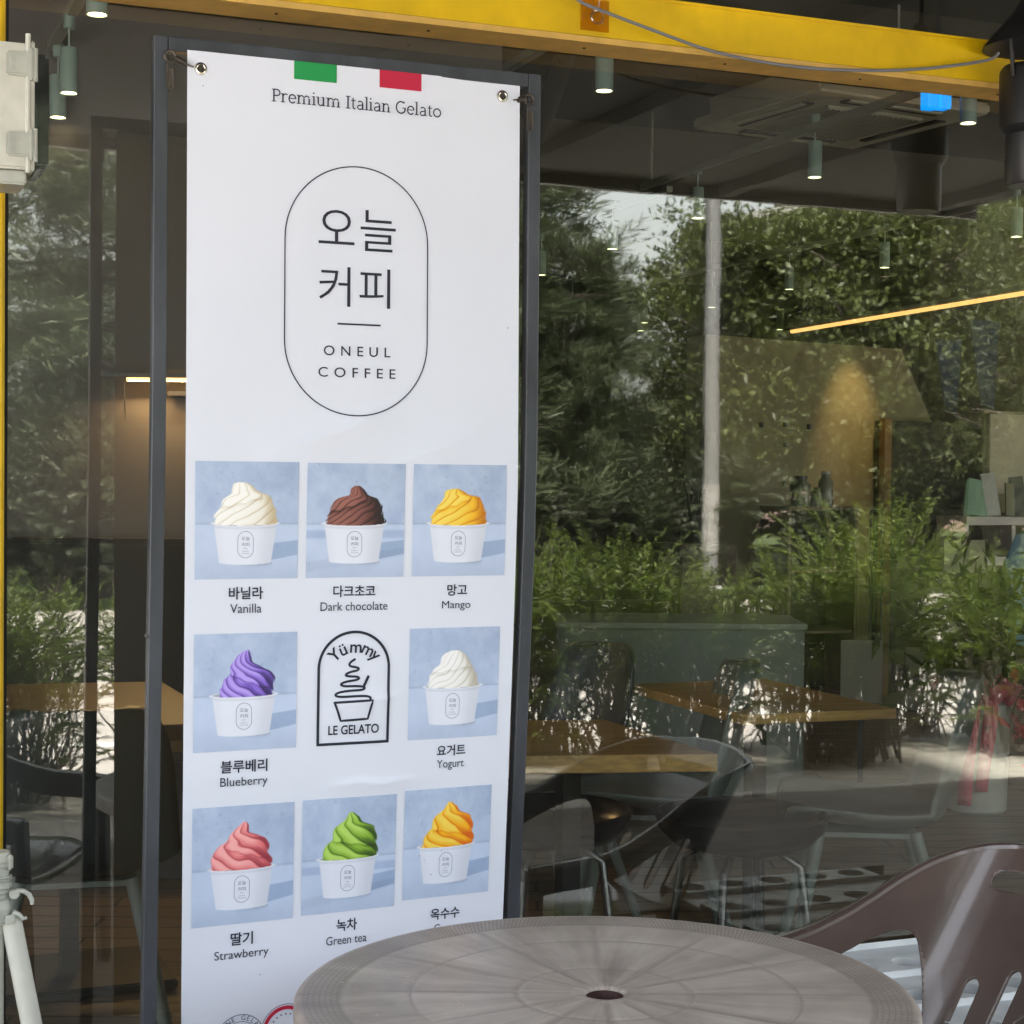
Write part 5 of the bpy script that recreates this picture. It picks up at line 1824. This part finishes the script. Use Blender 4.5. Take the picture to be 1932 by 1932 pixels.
pines = [plant_proto("pine_tree", pine_mesh(9.5, 2.6, 170, 1, .08), NEEDLE, BARK), plant_proto("pine_tree", pine_mesh(8.0, 2.9, 170, 2, .06), NEEDLE, BARK)]
scatter(pines, [(0, 4.0, -19.5, 1.0, .3), (1, 6.6, -18.2, 1.0, 2.0), (0, 8.9, -20.0, .98, 4.0), (1, 2.2, -24, 1.1, 1.0), (0, 6.0, -26, 1.1, 3.0), (1, 10.2, -25.5, .62, 5.0), (1, 9.8, -19.0, .62, .9),
                (1, 12.4, -23.0, .62, 2.4), (0, -1.5, -20, 1.0, .2), (0, -5, -22, 1.0, 1.2)],
        lambda i, k, x: "tall soft needled pine opposite the shop, mirrored in the glass", "tree", "pines opposite the shop")
broads = [plant_proto("broadleaf_tree", leafy_mesh(5.6, 2.0, 140, 5, .2, .12, .06), LEAF, BIRCH), plant_proto("broadleaf_tree", leafy_mesh(6.4, 2.3, 150, 6, .16, .17, .024, .7), BAMBOO, BIRCH)]
scatter(broads, [(0, 12.6, -18.8, .92, 0), (0, 14.2, -17.6, .98, 2), (1, 15.2, -19.0, .98, 1), (1, 15.6, -15.2, .8, 3), (0, 17.8, -20, 1.05, 4), (1, 17.0, -16.0, .92, 5), (0, 20.5, -22, 1.2, 1), (0, 15.2, -23.5, 1.05, .7), (0, 18.4, -26, 1.1, 2.2), (0, 12.0, -27, .9, 5.2), (0, 22.5, -28, 1.2, 3.1), (0, 25.5, -30, 1.3, .3), (1, 18.8, -14.6, .95, 1.1), (1, 14.0, -12.4, .70, 2.2), (1, 13.2, -9.8, .86, .4)],
        lambda i, k, x: ["leafy broadleaf tree opposite the shop, mirrored right of the grey pole", "drooping narrow-leaved tree opposite the shop, mirrored at the right"][k], "tree", "leafy trees opposite the shop")
shr = [plant_proto("fern_shrub", shrub_mesh(1.15, 130, 21), FERN, BIRCH, "foliage", "stems"), plant_proto("fern_shrub", shrub_mesh(1.05, 140, 22), FERN, BIRCH, "foliage", "stems"), plant_proto("fern_shrub", shrub_mesh(1.3, 120, 23), FERN, BIRCH, "foliage", "stems")]
gs = random.Random(5)
spots = []
for i in range(27):
    x = .2 + i * .33
    if i in (3,): continue
    spots.append(((i + 1) % 3, x + .16, -5.12, gs.uniform(.44, .56), gs.uniform(0, 6)))
    spots.append((i % 3, x + gs.uniform(-.1, .1), -4.80 + gs.uniform(-.45, .35), gs.uniform(.72, .90) * (.9 if x < 2.4 else 1), gs.uniform(0, 6)))
scatter(shr, spots, lambda i, k, x: "feathery green shrub at the terrace edge, mirrored in the glass", "shrub", "feathery shrubs along the terrace")
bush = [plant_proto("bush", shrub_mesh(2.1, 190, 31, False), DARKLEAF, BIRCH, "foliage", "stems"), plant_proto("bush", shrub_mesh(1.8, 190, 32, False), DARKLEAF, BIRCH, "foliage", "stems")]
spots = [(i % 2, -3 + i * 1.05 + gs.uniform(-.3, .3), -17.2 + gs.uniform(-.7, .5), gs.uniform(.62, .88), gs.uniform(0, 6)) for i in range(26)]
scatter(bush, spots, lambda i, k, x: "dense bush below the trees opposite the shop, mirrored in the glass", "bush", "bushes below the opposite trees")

lpz = empty("lamp_post", (11.0, -16.9, 0)); tag(lpz, "grey steel lamp post mirrored in the glass", "lamp post")
MB().tube([(0, 0, 0), (0, 0, 9.0)], [.112, .09], 16).build("pole", mat("post_grey", lin(116, 116, 118), .5, noise=.05), lpz, smooth=True)
MB().lathe([(.20, 0), (.20, .06), (.14, .12)], n=20).build("base", mat("post_grey2", lin(150, 150, 150), .6), lpz, smooth=True)
MB().lathe([(.1145, .55), (.1135, 1.42)], n=20).build("notice_wrap", mat("post_notice", lin(150, 148, 146), .6, noise=.3, scale=9), lpz, smooth=True)
MB().box((.5, 0, 9.0), (1.2, .12, .08)).build("lamp_head", mat("post_grey2", lin(150, 150, 150), .6), lpz)

bl = empty("apartment_building", (30.5, -42, -.06)); tag(bl, "pinkish plain building wall behind the mirrored trees", "building")
MB().box((0, 0, 4.5), (9, 8, 9.6)).build("wall", mat("pink_render", lin(176, 150, 142), .9, noise=.06), bl)
MB().box((0, 0, 9.4), (9.4, 8.4, .3)).build("parapet", mat("pale_coping", lin(200, 196, 190), .8), bl)
wn = 0
for i in range(3):
    for j in range(3):
        w_ = MB().box((-2.9 + i * 2.6, 4.0, 1.6 + j * 2.8), (1.2, .08, 1.3)).build("window", mat("dark_pane", (.03, .035, .04), .1), bl)
b2 = empty("tower_building", (51, -52, -.06)); tag(b2, "pale high building with air-conditioner boxes mirrored at the far right", "building")
MB().box((0, 0, 14), (12, 10, 28)).build("wall", mat("pale_tower_wall", lin(206, 202, 200), .9, noise=.05), b2)
for i in range(5):
    for j in range(7):
        MB().box((-4.6 + i * 2.3, 5.0, 2 + j * 3.4), (1.3, .1, 1.7)).build("window", mat("dark_pane", (.03, .035, .04), .1), b2)
        if (i + j) % 3 == 0: MB().box((-3.6 + i * 2.3, 5.25, 1.3 + j * 3.4), (.8, .4, .6), bev=.03).build("condenser", mat("pale_coping", lin(200, 196, 190), .8), b2)
wl_ = empty("boundary_wall", (2, -25.2, 0)); tag(wl_, "dark boundary wall with pale plates, mirrored at the left", "wall")
MB().box((0, 0, 1.15), (14, .3, 2.3)).build("face", mat("dark_wall_render", lin(84, 76, 66), .9, noise=.12), wl_)
MB().box((0, 0, 2.33), (14.2, .4, .06)).build("coping", mat("pale_coping", lin(200, 196, 190), .8), wl_)
for x in (1.3, 1.9, 2.75, 3.3): MB().box((x, .17, 1.85), (.34, .02, .30)).build("plate", mat("plate_paint", lin(190, 188, 180), .7, noise=.3, scale=6), wl_)
# a second garden table chair pair whose mirror image shows low at the left
for x, y, rz, lab in ((-.10, -1.02, 1.1, "brown plastic armchair left of the camera, only mirrored in the glass"), (.42, -1.75, 0.5, "brown plastic armchair by the round table, only mirrored in the glass")):
    o = copy_tree(chair); o.location = (x, y, 0); o.rotation_euler = (0, 0, rz); tag(o, lab, "chair", "brown plastic garden chairs")
